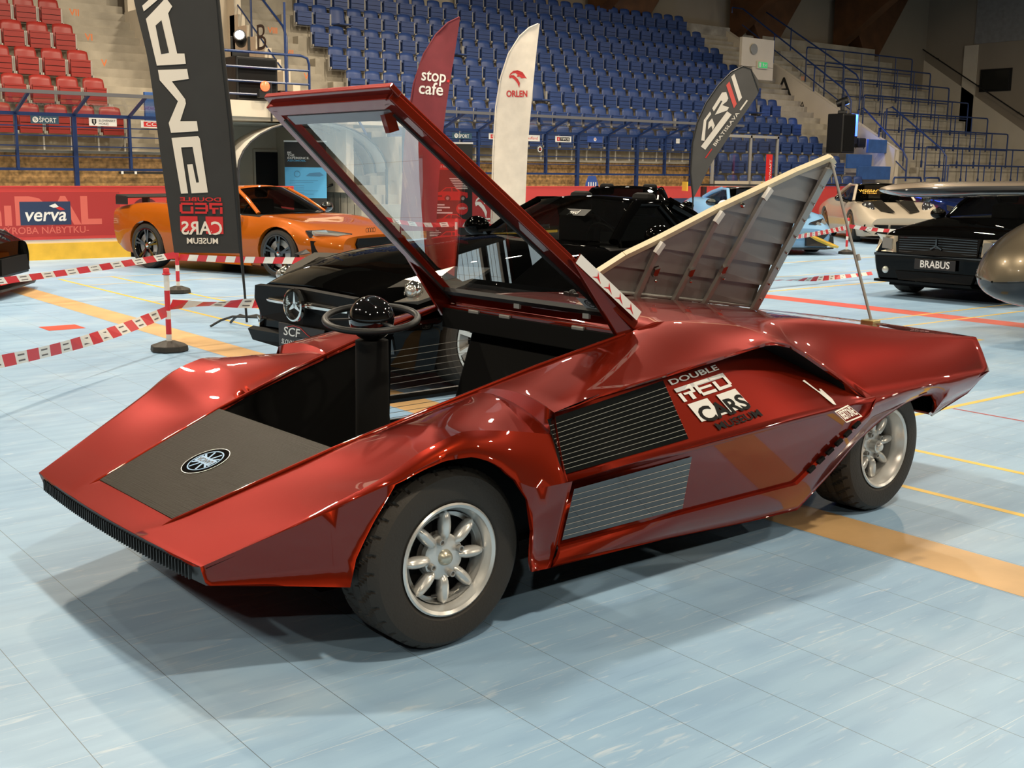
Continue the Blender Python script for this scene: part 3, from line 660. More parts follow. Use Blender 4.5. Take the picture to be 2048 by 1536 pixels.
strip(body, UPt, UPb, RED, 6, sides=nearL); strip(body, UPb, BU, RED, 1, sides=nearL); strip(body, ovh, UPt, RED, 1)
HO = (1.0, 1.56)
for A_, B_, n_ in ((LPt, LPb, 2), (BT, LPt, 1), (UPt, UPb, 4), (UPb, BU, 1)):
    for a, b in cutrail(A_, B_, *HO):
        if len(a) == len(b): strip(body, a, b, RED, n_, sides=farL)
strip(body, [(.402, -.98, .495), (.42, -.982, .496)], [(.392, -.968, .512), (.42, -.966, .476)], RED, 1)
strip(body, [(.40, -.908, .64), (.402, -.98, .495)], [ovh[0], UPb[0]], RED, 2)
strip(body, [(.42, -.982, .496), (.42, -.885, .175)], [(.42, -.966, .476), (.42, -.914, .263)], RED, 1)
# --- front deck between the openings, nose, rear deck, tail
rows = []
for u in (-.73, -.642, -.5, -.35, -.2, -.128):
    a = R1(u); r = []
    for k in range(9):
        t = 1-k/4
        bow = 0
        r.append((u+bow, a[1]*t, a[2]))
    rows.append(r)
body.cg += 1; body.grid(rows, RED)
rows = []
for u in [1.10, 1.136, 1.215, 1.343, 1.5, 1.61, 1.85, 2.066, 2.389, 2.744, 3.0, 3.169]:
    a = R1(u); rows.append([(u+(.0 if u < 3.1 else .03*(1-(k/6-1)**2)), a[1]*(1-k/6), a[2]+.012*(1-(k/6-1)**2)) for k in range(13)])
body.cg += 1; body.grid(rows, RED)
nt_, nb_ = [], []
for k in range(13):
    y = -.666*(1-k/6); q = 1-(y/.666)**2
    nt_.append((-.73-.028*q, y, .372)); nb_.append((-.71-.03*q, y*.988, .308))
BK = MB(); BK.grid([nt_, nb_], BLK)
g0 = []; 
for k in range(64):
    y = -.6+1.2*k/63; q = 1-(y/.666)**2
    BK.box((-.732-.028*q, y-.004, .318), (-.722-.028*q, y, .360), BLK)
# nose: outer top skin between R1 line and corner already in the shoulder; underside
body.cg += 1; body.grid([nb_, [(-.32, y*1.22, .257) for _, y, _ in nb_]], RED)
# tail panel: outer rim with painted-in bright reflection and recessed dark grille
tp = [(3.169, -.88, .726), (3.201, -.94, .567), (3.14, -.875, .452), (2.90, -.84, .37)]
tr = [(u+(.03 if i == 0 else .0), -y, w) for i, (u, y, w) in enumerate(tp)]
RIM = mat('tail_edge_glint', (.62, .6, .58), .3, .6)
body.cg += 1; body.grid([[(u, y, w) for u, y, w in tp], [(u+.03, 0, w+.01) for u, y, w in tp], [(u, -y, w) for u, y, w in tp]], RED)
body.v = [(u-(.028*(1-min(1, abs(y)/.666)**2)*min(1, max(0, (-.6-u)/.13)) if w > .33 else 0), y, w) for u, y, w in body.v]
bodyo = body.build('body_shell', None, car, smooth=24, orient=lambda c: V((min(max(c.x, -.5), 2.95), 0, .44 if c.z < .37 else (.22 if c.x < .45 else .40))))
sd = bodyo.modifiers.new('lining', 'SOLIDIFY'); sd.thickness = .012; sd.offset = -1; bodyo.data.materials.append(BLKM); sd.material_offset = 1
bv = bodyo.modifiers.new('edge', 'BEVEL'); bv.width = .006; bv.segments = 2; bv.limit_method = 'ANGLE'; bv.angle_limit = math.radians(24)
BK.build('nose_grille', None, car)
mb = MB()  # pale bars stand in for the bright reflection on the tail edge
for s in (1, -1):
    mb.bar((3.172, s*.875, .722), (3.204, s*.935, .57), .012, .012, RIM)
    mb.bar((3.204, s*.935, .568), (2.885, s*.838, .372), .01, .01, RIM)
mb.build('tail_edge_highlight', None, car)
# --- interior tub, wheel-house liners, floor pan
mb = MB()
us = [-.128, 0, .11, .22, .33, .44, .55, .66]
for s in (1, -1):
    mb.grid([[(u, s*(-R1(u)[1]+.012), R1(u)[2]-.014), (u, s*(-R1(u)[1]+.02), .17)] for u in us], BLKM)
mb.grid([[(u, -.6, .175), (u, .6, .175)] for u in (-.3, -.128, .4, .9, .97)], BLKM)
mb.grid([[(u, -.83, .165), (u, .83, .165)] for u in (1.62, 2.0)], BLKM)
mb.box((1.58, -.70, .165), (1.62, .70, .82), BLKM)
mb.box((-.14, -.42, .17), (-.125, .42, .56), BLKM)
for uc, r, y0, y1 in ((0.02, .30, .52, .84), (2.43, .30, .5, .84)):
    for s in (1, -1):
        rows = []
        for k in range(15):
            a = PI*k/14; rows.append([(uc-r*math.cos(a), s*y0, .24+r*math.sin(a)), (uc-r*math.cos(a), s*y1, .24+r*math.sin(a))])
        mb.grid(rows, BLKM); mb.poly([r_[0] for r_ in rows], BLKM)
mb.build('cockpit_tub', None, car)
mb = MB()
mb.box((.97, -.62, .2), (1.01, .43, .44), BLKM); mb.raw([(1.0, -.62, .4), (1.0, .44, .4), (1.16, .47, .80), (1.16, -.62, .80), (1.06, -.62, .4), (1.06, .44, .4), (1.2, .47, .80), (1.2, -.62, .80)],
       [(0,1,2,3), (4,7,6,5), (0,4,5,1), (1,5,6,2), (2,6,7,3), (3,7,4,0)], BLKM)
mb.box((.5, -.40, .17), (1.02, -.03, .27), BLKM); mb.box((.5, .03, .17), (1.02, .40, .27), BLKM)
mb.build('seat', None, car, bevel=.02)
mb = MB(); mb.tube([(.98, .955, .39), (1.58, .955, .39)], .022, 6, BLK)
mb.bar((1.56, .955, .27), (1.60, .955, .74), .03, .05, BLK); mb.bar((1.0, .955, .26), (1.0, .93, .76), .03, .05, BLK)
mb.bar((.98, .955, .275), (1.58, .955, .27), .02, .03, BLK)
mb.build('far_window_frame', None, car)
mb = MB()
WIRE = mat('window_wire', (.34, .33, .30), .4, .5)
for k in range(7): mb.tube([(1.0, .957, .43+.032*k), (1.57, .957, .445+.033*k)], .0013, 4, WIRE)
for k in range(3): mb.tube([(1.0, .957, .295+.025*k), (1.57, .957, .30+.025*k)], .0013, 4, WIRE)
mb.build('far_window_wires', None, car)
# --- steering column, wheel and ball hub
mb = MB(); mb.tube([(.30, -.09, .2), (.24, -.1, .42), (.235, -.1, .6), (.235, -.1, .872)], [.085, .07, .062, .060], 20, BLKM)
mb.build('steering_column', None, car, smooth=40)
SB = V((.235, -.1, .952)); tilt = M.Rotation(math.radians(-6), 3, 'Y') @ M.Rotation(math.radians(7), 3, 'X')
mb = MB(); mb.sphere(SB, .083, GLB, 20); mb.build('hub_ball', None, car, smooth=60)
mb = MB(); ring = [SB+tilt @ V((math.cos(a)*.168, math.sin(a)*.168, 0)) for a in [2*PI*k/48 for k in range(48)]]
mb.tube(ring, .0125, 10, BLK, closed=True)
for k in range(3):
    a = 2*PI*k/3+.5; mb.bar(SB+tilt @ V((math.cos(a)*.07, math.sin(a)*.07, 0)), SB+tilt @ V((math.cos(a)*.165, math.sin(a)*.165, 0)), .02, .006, BLK)
mb.build('steering_wheel', None, car, smooth=60)
# --- ribbed black bonnet panel with round blue badge
HP = [(-.642, -.294, .404), (-.128, -.405, .575), (-.128, .405, .575), (-.642, .294, .404)]
HOOD = bpy.data.materials.new('ribbed_black_panel'); HOOD.use_nodes = True; nt = HOOD.node_tree; b = nt.nodes['Principled BSDF']; b.inputs['Specular IOR Level'].default_value = .06
b.inputs['Base Color'].default_value = (.016, .0125, .007, 1); b.inputs['Roughness'].default_value = .4; b.inputs['Metallic'].default_value = .0
tc = nt.nodes.new('ShaderNodeTexCoord'); mp = nt.nodes.new('ShaderNodeMapping'); mp.inputs['Scale'].default_value = (160, 3, 1)
nz = nt.nodes.new('ShaderNodeTexNoise'); nz.inputs['Scale'].default_value = 1.6; nz.inputs['Detail'].default_value = 3
bp = nt.nodes.new('ShaderNodeBump'); bp.inputs['Strength'].default_value = .5; bp.inputs['Distance'].default_value = .006
wv = nt.nodes.new('ShaderNodeTexNoise'); wv.inputs['Scale'].default_value = 90
mx = nt.nodes.new('ShaderNodeMix'); mx.inputs[0].default_value = .35
nt.links.new(tc.outputs['Object'], mp.inputs['Vector']); nt.links.new(mp.outputs['Vector'], nz.inputs['Vector']); nt.links.new(tc.outputs['Object'], wv.inputs['Vector'])
nt.links.new(nz.outputs['Fac'], mx.inputs[2]); nt.links.new(wv.outputs['Fac'], mx.inputs[3]); nt.links.new(mx.outputs[0], bp.inputs['Height']); nt.links.new(bp.outputs['Normal'], b.inputs['Normal'])
fh = frame((-.385, 0, .4895), (.949, 0, .316), (0, 1, 0))     # x rearward up the slope, y to the far side
mb = MB(); mb.prism([(-.271, -.294), (.271, -.405), (.271, .405), (-.271, .294)], lambda x, y, h: fh(x, y, h-.004), .009, HOOD)
hp = mb.build('bonnet_panel', None, car)
mb = MB(); disc(mb, fh, .0, -.005, .085, GLB, .0065, 40); 
LBL = mat('light_blue_badge', (.16, .35, .62), .4)
BADW = mat('badge_silver', (.6, .63, .66), .35, .5)
disc(mb, fh, 0, -.005, .066, LBL, .0074, 40, .061); disc(mb, fh, 0, -.005, .0865, BADW, .0068, 40, .084)
rect(mb, fh, -.018, -.06, .018, .05, LBL, .0078)
for a in (.45, 1.05, -.45, -1.05, PI-.45, PI+.45, PI-1.05, PI+1.05):
    p, q = (.02*math.cos(a), .02*math.sin(a)-.005), (.058*math.cos(a), .058*math.sin(a)-.005); d = (-math.sin(a)*.004, math.cos(a)*.004)
    mb.poly([fh(p[0]-d[0], p[1]-d[1], .0075), fh(q[0]-d[0], q[1]-d[1], .0075), fh(q[0]+d[0], q[1]+d[1], .0075), fh(p[0]+d[0], p[1]+d[1], .0075)], LBL)
letter(mb, 'LANCIA', lambda x, y, h: fh(-y, x-.005, h), 0, 0, .03, BLK, .015, h=.0085, width=.095)
bd = mb.build('badge', None, hp, recalc=False); bd['label'] = 'round black and light blue badge'
# raised red bead along the bonnet panel
mb = MB()
for s in (1, -1):
    mb.tube([(-.70, s*-.30, .383), (-.642, s*-.306, .406), (-.128, s*-.412, .577), (.22, s*-.476, .677), (.66, s*-.535, .791), (1.06, s*-.58, .878)], [.003, .007, .008, .008, .008, .008], 8, RED)
mb.build('opening_bead', None, car, smooth=50)
# --- side windows with fine wires, near and far
WINM = mat('dark_window', (.006, .007, .007), .04, coat=1, spec=.9)
def upy(u, w):
    yt, wt = itab([(p[0], p[1]) for p in UPt], u), itab([(p[0], p[2]) for p in UPt], u)
    yb, wb = itab([(p[0], p[1]) for p in UPb], u), itab([(p[0], p[2]) for p in UPb], u)
    return yb+(yt-yb)*(w-wb)/(wt-wb)
def lpy(u, w): return itab([(.26, -.914), (.507, -.985)], w)
def quadpane(mb, c, yf, m, off, n=6, lines=0, lm=None, s=1):
    (a, b, d, e) = c                                       # top front, top rear, bottom rear, bottom front in (u, w)
    def P_(x, t, o):
        u = lerp(lerp(a[0], b[0], x), lerp(e[0], d[0], x), t); w = lerp(lerp(a[1], b[1], x), lerp(e[1], d[1], x), t)
        return (u, s*(yf(u, w)-o), w+o*.3)
    mb.grid([[P_(i/n, j/n, off) for j in range(n+1)] for i in range(n+1)], m)
    return P_
for s in (1, -1):
    if s == 1:
        mb = MB(); P1 = quadpane(mb, [(.383, .69), (.965, .752), (.985, .556), (.402, .52)], upy, WINM, .004, s=s); pn = mb.build('side_window', None, car, smooth=30)
        mb = MB()
        for k in range(11):
            t = .12+.8*k/10; mb.tube([P1(i/6, t, .0055) for i in range(7)], .0008, 4, WIRE)
        mb.build('window_wire', None, pn)
        mb = MB(); P2 = quadpane(mb, [(.433, .465), (1.005, .487), (1.035, .275), (.433, .277)], lpy, WINM, .004, s=s); pn = mb.build('lower_side_window', None, car, smooth=30)
        mb = MB()
        for k in range(8):
            t = .12+.8*k/7; mb.tube([P2(i/6, t, .0055) for i in range(7)], .0006, 4, WIRE)
        mb.build('window_wire', None, pn)
# --- vents along the diagonal sill crease
mb = MB()
for k in range(6):
    t0 = .14+.135*k; p, q = V((1.735, -.928, .262)).lerp(V((2.12, -.972, .492)), t0), V((1.735, -.928, .262)).lerp(V((2.12, -.972, .492)), t0+.085)
    mb.bar(p, q, .015, .014, BLKM, up=(0, -1, .2))
mb.build('side_vent', None, car)
# --- decals on the recessed side panel
def dec(x, y, h=0):                                        # x: 0..1 across, y: 0..1 downwards
    u = .985+.31*x+.115*y; w = .752-.19*y+.022*x
    return (u, upy(u, w)-.004-h, w+h*.3)
D2 = lambda x, y, h=0: dec(x, -y, h)
mb = MB(); SILV = mat('silver_decal', (.55, .55, .56), .4)
letter(mb, 'DOUBLE', D2, .5, -.06, .13, WHT, .02, sx=1, width=.98)
def block(mb, fn, glyph, x0, y0, w, h, m, H=.001):
    for (a, b, c, d) in glyph: rect(mb, fn, x0+a*w, y0+b*h, x0+c*w, y0+d*h, m, H)
GL = {'R': [(0,0,.2,.62), (0,.78,1,1), (.8,.5,1,.78), (.3,.42,1,.56), (.55,.0,.78,.42)], 'E': [(0,.2,.2,.8), (.1,.8,1,1), (.1,0,1,.2), (.1,.42,.95,.58)], 'D': [(0,0,.2,.66), (0,.8,.9,1), (0,0,.9,.2), (.8,.15,1,.85)]}
for i, c in enumerate('RED'): block(mb, D2, GL[c], .0+.345*i, -.42, .31, .25, WHT)
rect(mb, D2, .0, -.24, 1., -.17, SILV, .0016)
rect(mb, D2, .02, -.80, .40, -.47, WHT, .001, 3, 3); rect(mb, D2, .58, -.80, .98, -.47, WHT, .001, 3, 3)
shape(mb, D2, [(.40, -.8), (.40, -.74), (.58, -.8)], WHT)
letter(mb, 'CARS', D2, .52, -.72, .36, BLKP, .03, h=.002, width=.92)
letter(mb, 'MUSEUM', D2, .60, -.955, .17, BLKP, .02, h=.002, width=.86)
ml = mb.build('museum_decal', None, car, recalc=False, merge=False); ml['label'] = 'white and black museum lettering decal'
mb = MB()
def dec2(x, y, h=0):
    u = 1.86+.085*x+.02*-y; w = .585+.085*y+.01*x
    return (u, upy(u, w)-.004-h, w+h*.3)
shape(mb, dec2, [(-.5, .95), (-.3, .95), (-.12, .45), (.0, .4), (.1, .5), (.22, .45), (.22, .05), (.05, -.15), (-.1, -.1), (-.2, .4), (-.42, .85)], WHT)
rect(mb, dec2, -.5, -.75, .75, -.3, WHT); rect(mb, dec2, -.46, -.71, .71, -.34, RED, .0015)
letter(mb, 'BERTONE', dec2, .125, -.52, .4, WHT, .03, h=.002, width=1.05)
mb.build('maker_decal', None, car, recalc=False, merge=False)
# --- windscreen canopy, hinged at the roof and swung up
HN, TP = V((1.118, -.585, .905)), V((.122, -.402, 1.722))
def cp(s, t, off=0, inn=0):
    """point on the canopy: s=-1..1 across, t=0 hinge..1 tip, off along the outer normal"""
    p = HN.lerp(TP, t); n = V((.634, 0, .773)); n = V((-(TP.z-HN.z), 0, -(HN.x-TP.x))).normalized()*-1
    return V((p.x, p.y*-s*-1 if 0 else -p.y*s, p.z))+n*off
mb = MB()
def fbar(a, b, w, h): mb.bar(a, b, w, h, RED, up=(.634, 0, .773))
for s in (-1, 1):
    fbar(cp(s*.955, .0), cp(s*.945, 1.0), .062, .036)
    fbar(cp(s*.985, .02, .018), cp(s*.985, 1.0, .018), .016, .03)
    p = [cp(s*1.0, .30), cp(s*1.0, 0.02), cp(s*1.03, -.02)]
    a, b_, c = V((.80, s*.552, 1.172)), V((1.06, s*.578, .835)), V((1.135, s*.582, .925))
    for (q, r, t) in ((a, b_, c),):
        o = V((0, -s*.022, 0)); mb.raw([q, r, t, q+o, r+o, t+o], [(0,1,2), (3,5,4), (0,3,4,1), (1,4,5,2), (2,5,3,0)], RED)
fbar(cp(-.96, .985), cp(.96, .985), .05, .036); fbar(cp(-1.06, 1.008, .015), cp(1.02, 1.008, .015), .05, .022)
fbar(cp(-.95, .03), cp(.95, .03), .06, .036)
cf = mb.build('canopy_frame', None, car, bevel=.004)
mb = MB(); GRY = mat('grey_seal', (.32, .31, .33), .45)
mb.bar(cp(-.86, .945, -.012), cp(.78, .945, -.012), .045, .012, GRY, up=(.634, 0, .773))
for s in (-1, 1): mb.bar(cp(s*.885, .04, -.02), cp(s*.87, .95, -.02), .012, .01, BLK, up=(.634, 0, .773))
mb.bar(cp(-.9, .075, -.014), cp(.9, .075, -.014), .03, .02, BLK, up=(.634, 0, .773))
mb.build('glass_seal', None, cf)
for a_, b_, w_, h_, m_ in ((cp(-.80, .955, -.02), cp(-.80, .915, -.055), .05, .035, RED), (cp(.91, .45, -.022), cp(.91, .37, -.022), .022, .008, STEEL), (cp(.0, .062, -.03), cp(.06, .062, -.03), .012, .02, STEEL), (cp(-.72, .062, -.03), cp(-.66, .062, -.03), .012, .02, STEEL)):
    mb = MB(); mb.bar(a_, b_, w_, h_, m_); mb.build('latch', None, cf)
SCR = glass('windscreen_glass', (.93, .95, .97), .015, .95, gmax=.5)
mb = MB(); mb.grid([[cp(s, t, .004-.03*(1-s*s)*0) for s in (-.93, -.5, 0, .5, .93)] for t in (.05, .35, .65, .97)], SCR)
ws = mb.build('windscreen', None, cf, smooth=40)
mb = MB(); fs_ = frame(cp(-1.03, .30, .030)+V((0, -.004, 0)), cp(-1.03, 0)-cp(-1.03, .3), (.634, 0, .773)); rect(mb, fs_, 0, -.024, .36, .024, RED, -.01)  # white strip with red marks along the near canopy frame
rect(mb, fs_, 0, -.02, .36, .02, WHT, .0012)
for k in range(4):
    x = .09+.065*k; shape(mb, fs_, [(x, -.016), (x+.02, .0), (x+.012, .016), (x+.03, .0), (x+.05, -.014), (x+.024, -.006)], REDP, .0022)
ss = mb.build('side_strip', None, cf, recalc=False); ss['label'] = 'white strip with red marks'
mb = MB(); f2 = frame(cp(-.80, .10, -.012), V((0, 1, 0)), cp(0, 1)-cp(0, 0)); rect(mb, f2, -.05, -.02, .05, .05, WHT, .0); disc(mb, f2, 0, .015, .026, BLK, -.001, 20, .02)
letter(mb, '60', f2, 0, .015, .03, BLK, .02, h=-.0012)
mb.build('glass_sticker', None, cf, recalc=False, merge=False)
# roof front rail under the canopy
mb = MB(); mb.bar((1.085, -.57, .875), (1.085, .57, .875), .05, .03, RED); mb.bar((1.06, -.56, .83), (1.06, .56, .83), .012, .09, BLKM)
for y in (-.33, .12, .33): mb.box((1.05, y-.035, .868), (1.075, y+.035, .884), STEEL)
mb.build('roof_rail', None, car, bevel=.004)
# --- open engine hatch
HB, HA = V((3.025, .363, .792)), V((2.0, .407, .924)); hx = (HA-HB).normalized(); hnrm = V((.1, .856, .507)).normalized(); hy = hnrm.cross(hx)
def hp3(x, y, h=0): return HB+hx*x+hy*y-hnrm*(-h)
HE = [(.0, .0), (.04, .46), (.079, .90), (.264, .785), (.50, .617), (.66, .506), (.92, .30), (1.077, .187), (1.18, .08), (1.265, .0)]
HGRY = mat('hatch_inner_grey', (.34, .33, .32), .5, .25)
def ex(y): return itab([(0, 1.265), (.08, 1.18), (.187, 1.077), (.30, .92), (.506, .66), (.617, .50), (.785, .264), (.90, .079)], y)
mb = MB(); ys = [0, .13, .26, .39, .52, .65, .78, .90]
for a, b_ in zip(ys, ys[1:]):
    x0a, x0b = a*.088, b_*.088
    mb.poly([hp3(x0a, a, -.03), hp3(ex(a), a, -.012), hp3(ex(b_), b_, .0), hp3(x0b, b_, .0)], HGRY)
    mb.poly([hp3(x0b, b_, .0), hp3(ex(b_), b_, .0), hp3(ex(b_), b_, -.012), hp3(x0b, b_, -.03)], HGRY)
pan = mb.build('engine_hatch', None, car, solid=.0)
pan.data.materials.clear(); pan.data.materials.append(HGRY)
mb = MB(); mb.prism(HE, lambda x, y, h: hp3(x, y, h+.012), .012, RED); mb.build('hatch_skin', None, pan)
CREAM = mat('cream_edge', (.80, .69, .48), .45)
mb = MB()
for (a, b_) in zip(HE[2:], HE[3:]): mb.bar(hp3(*a, .0), hp3(*b_, .0), .028, .03, CREAM, up=hnrm)
mb.bar(hp3(.079, .90), hp3(.03, .875), .028, .03, CREAM, up=hnrm)
mb.build('hatch_edge', None, pan)
mb = MB(); sx_ = [(.90, .0, .92, .275), (.63, .0, .645, .49), (.40, .0, .41, .66)]
for x0, y0, x1, y1 in sx_: mb.bar(hp3(x0, y0-.02, -.045), hp3(x1, y1, -.03), .028, .02, STEEL, up=hnrm)
mb.bar(hp3(.0, -.02, -.05), hp3(.085, .86, -.04), .05, .018, STEEL, up=hnrm); mb.bar(hp3(-.02, -.02, -.03), hp3(.06, .88, -.02), .012, .05, STEEL, up=hnrm)
mb.build('hatch_strut', None, pan)
mb = MB()
for x, y in [(.92, .285), (.645, .50), (.41, .67)]: mb.bar(hp3(x-.01, y+.015, -.03), hp3(x+.015, y-.04, -.045), .032, .02, WHT, up=hnrm)
for k in range(8): mb.sphere(hp3(.005+.08*(.06+.1*k)/.9, .06+.1*k, -.06), .007, CHR, 6)
for x, y in ((.86, .12), (.62, .14), (.40, .18)): mb.bar(hp3(x, y, -.04), hp3(x+.02, y+.05, -.05), .03, .02, CHR, up=hnrm); mb.sphere(hp3(x-.01, y-.02, -.06), .009, CHR, 6)
for x, y in ((.53, .52), ): mb.sphere(hp3(x, y+.05, -.03), .014, CHR, 6)
mb.build('hatch_clip', None, pan)
mb = MB(); mb.tube([hp3(1.2, -.012, -.02), hp3(.0, -.012, -.02)], .011, 8, STEEL); mb.build('hatch_hinge', None, pan)
mb = MB(); mb.tube([(3.03, -.395, .765), hp3(.079, .885, -.03)], .0075, 8, STEEL); mb.tube([(3.035, -.3, 1.06), (3.034, -.29, 1.09)], .011, 8, STEEL); mb.build('prop_rod', None, car)
mb = MB(); mb.box((2.99, -.43, .752), (3.06, -.36, .77), mat('brass', (.75, .58, .25), .3, .9)); mb.build('rod_bracket', None, car, bevel=.003)
mb = MB(); mb.sphere((1.62, .30, .925), .02, BLK, 8); mb.bar((1.6, .25, .922), (1.63, .36, .922), .02, .015, BLK); mb.build('hatch_lock', None, car)
# --- wheels
def petal(mb, a, r0, r1, wd, y0, dy, m):
    c = (r0+r1)/2; hl = (r1-r0)/2; ca, sa = math.cos(a), math.sin(a); rows = []
    for i in range(9):
        t = -1+2*i/8; row = []; k = math.sqrt(max(0, 1-abs(t)**2.2)); k = max(k, .05)
        for j in range(12):
            b = 2*PI*j/12; p = V((c+hl*t, 0, 0))
            x = c+hl*t; z = math.cos(b)*wd*k; y = y0-math.sin(b)*dy*(k**.8)
            row.append((x*ca-z*sa, y, x*sa+z*ca))
        rows.append(row)
    mb.grid(rows, m, closev=True)
def tyre_mesh(R_, r, wd, tread=True, n=200):
    mb = MB(); tp_ = wd-.05
    prof = [(r-.006, .014), (r+.004, .004), (r+.016, -.003), (r+.05*(R_-r)/.11, -.007), (r+.085*(R_-r)/.11, -.001), (R_-.014, .008), (R_-.005, .022)]
    tr = [(R_-.001+.001*math.sin(PI*k/11), .028+(wd-.056)*k/11) for k in range(12)]
    back = [(a, wd-h) for a, h in prof[::-1]]
    full = prof+tr+back; rows = []
    for i in range(n):
        a = 2*PI*i/n; ca, sa = math.cos(a), math.sin(a); row = []
        for k, (q, h) in enumerate(full):
            if tread and 6 <= k < 6+13:
                c = abs(h-wd/2)/(wd/2); ph = (a/(2*PI)*32+c*1.6) % 1
                if ph < .17 and .10 < c: q -= .008
                if abs(h-wd*.38) < .006 or abs(h-wd*.62) < .006: q -= .005
            row.append((q*ca, h, q*sa))
        rows.append(row)
    mb.grid(rows, RUB, closeu=True, flip=True); return mb
def minilite(loc, R_, rim, wd, deep, s, ang, cap):
    """eight-spoke alloy; the outer face looks to -y"""
    mb = MB()
    mb.lathe([(rim-.002, .012), (rim+.004, -.002), (rim-.002, -.006), (rim-.012, .0), (rim-.015, .012), (rim-.026, .03), (rim-.028, .05+deep), (rim-.03, wd-.02)], 56, ALU, axis='y')
    y0 = .022+deep
    mb.lathe([(0, y0+.004), (.062, y0+.004), (.074, y0+.010), (.078, y0+.026), (.0, y0+.026)], 16, ALU, axis='y')
    mb.lathe([(rim-.030, y0+.0), (rim-.03, y0+.03), (rim-.045, y0+.03), (rim-.045, y0+.012)], 48, ALU, axis='y')
    for k in range(8): petal(mb, ang+2*PI*k/8, .052, rim-.022, .019, y0+.012, .026, ALU)
    for v in range(len(mb.v)): pass
    w = mb.build('wheel', None, car, smooth=35); w.location = loc; w.rotation_euler = (0, 0, 0 if s == 1 else PI)
    t = tyre_mesh(R_, rim, wd, n=448).build('tyre', None, w, smooth=22)
    mb = MB(); mb.lathe([(0, y0+.05), (rim-.035, y0+.05)], 32, BLKM, axis='y'); mb.lathe([(rim-.05, y0+.06), (.05, y0+.045), (.05, y0+.06)], 32, STEEL, axis='y'); mb.build('brake_drum', None, w)
    mb = MB()
    for k in range(4):
        a = ang+PI/8+PI/2*k; mx = M.Translation((.058*math.cos(a), y0-.012, .058*math.sin(a)))
        mb.lathe([(0, .008), (.006, .008), (.007, -.0), (.0105, .0), (.0115, .02)], 12, STEEL, mx=mx, axis='y')
    mb.build('wheel_nut', None, w, smooth=35)
    mb = MB()
    if cap: mb.lathe([(.0, y0-.045), (.012, y0-.045), (.018, y0-.042), (.022, y0-.03), (.028, y0-.028), (.028, y0+.01)], 24, ALU, axis='y')
    else: mb.lathe([(0, y0-.018), (.012, y0-.017), (.021, y0-.010), (.026, y0+.002), (.027, y0+.01)], 24, mat('hub_cap_metal', (.55, .52, .42), .35, .8), axis='y')
    mb.build('centre_cap', None, w, smooth=50)
    mb = MB(); mb.tube([(.095*math.cos(-2.2), y0+.0, .125*math.sin(-2.0)), (.075*math.cos(-2.2), y0-.012, .120*math.sin(-2.0))], .005, 8, BLK); mb.build('valve', None, w)
minilite((.0, -.88, .2925), .2925, .178, .215, .004, 1, math.radians(88), False)
minilite((2.43, -.88, .29), .29, .178, .235, .035, 1, math.radians(96), True)
minilite((.0, .88, .2925), .2925, .178, .215, .004, -1, .3, False)
minilite((2.43, .88, .29), .29, .178, .235, .035, -1, .1, True)
mb = MB(); mb.tube([(0, -.7, .29), (0, .7, .29)], .03, 8, BLKM); mb.tube([(2.43, -.7, .29), (2.43, .7, .29)], .035, 8, BLKM); mb.box((1.95, -.35, .16), (2.8, .35, .5), BLKM)
mb.tube([(2.05, -.45, .17), (1.98, -.62, .165)], .045, 12, STEEL); mb.build('axle', None, car)
# ================================================================== THE OTHER CARS
def paint_(name, c, metal=.0, rough=.45): m = mat(name, c, rough, metal, 1, .012, spec=.1); sin(m.node_tree.nodes['Principled BSDF'], 'Coat IOR', 1.4); return m
CGL = glass('car_window_glass', (.32, .34, .33), .07, .8); CGD = mat('dark_car_glass', (.006, .007, .008), .03, coat=1, spec=.8)
LENS = mat('headlight_lens', (.55, .55, .52), .08, .6, 1); LENSD = mat('headlight_dark_housing', (.05, .05, .055), .1, .4, 1)
MESHM = mat('grille_mesh', (.003, .003, .003), .6, spec=.15)
def crom(P_, n):
    out = []; m = len(P_)
    for i in range(m-1):
        p0, p1, p2, p3 = P_[max(i-1, 0)], P_[i], P_[i+1], P_[min(i+2, m-1)]
        for k in range(n):
            t = k/n; out.append(tuple(.5*(2*b+(c-a)*t+(2*a-5*b+4*c-d)*t*t+(3*b-a-3*c+d)*t**3) for a, b, c, d in zip(p0, p1, p2, p3)))
    out.append(tuple(P_[-1])); return out
def rimwheel(name, loc, R_, r, wd, m, spokes, root, s, twin=True, capm=None, tw=.055):
    """road wheel, outer face towards s (+1: -y side of the car)"""
    mb = MB(); mb.lathe([(r, .01), (r+.012, -.004), (r-.004, -.004), (r-.02, .02), (r-.03, wd-.02)], 40, m, axis='y')
    mb.lathe([(0, .022), (.05, .022), (.065, .04), (.0, .05)], 20, m, axis='y')
    for k in range(spokes):
        for d in ((-.14, .14) if twin else (0,)):
            a = 2*PI*k/spokes+.3; p = V((.05*math.cos(a), .035, .05*math.sin(a))); q = V(((r-.012)*math.cos(a+d), .02, (r-.012)*math.sin(a+d))); mb.bar(p, q, tw if not twin else .028, .025, m, up=(0, 1, 0))
    mb.lathe([(0, .10), (r-.03, .10)], 24, BLKM, axis='y')
    w = mb.build('wheel', None, root, smooth=35); w.location = loc; w.rotation_euler = (0, 0, 0 if s == 1 else PI)
    tyre_mesh(R_, r+.006, wd, tread=False, n=48).build('tyre', None, w, smooth=30)
    mb = MB(); mb.lathe([(r*.78, .06), (r*.45, .06), (r*.45, .075), (r*.78, .075)], 24, STEEL, axis='y'); mb.box((r*.42, .045, -.09), (r*.8, .09, .09), STEEL); mb.build('brake', None, w)
    if capm: mb = MB(); mb.lathe([(0, .010), (.026, .012), (.03, .02)], 16, capm, axis='y'); mb.build('centre_cap', None, w)
    return w
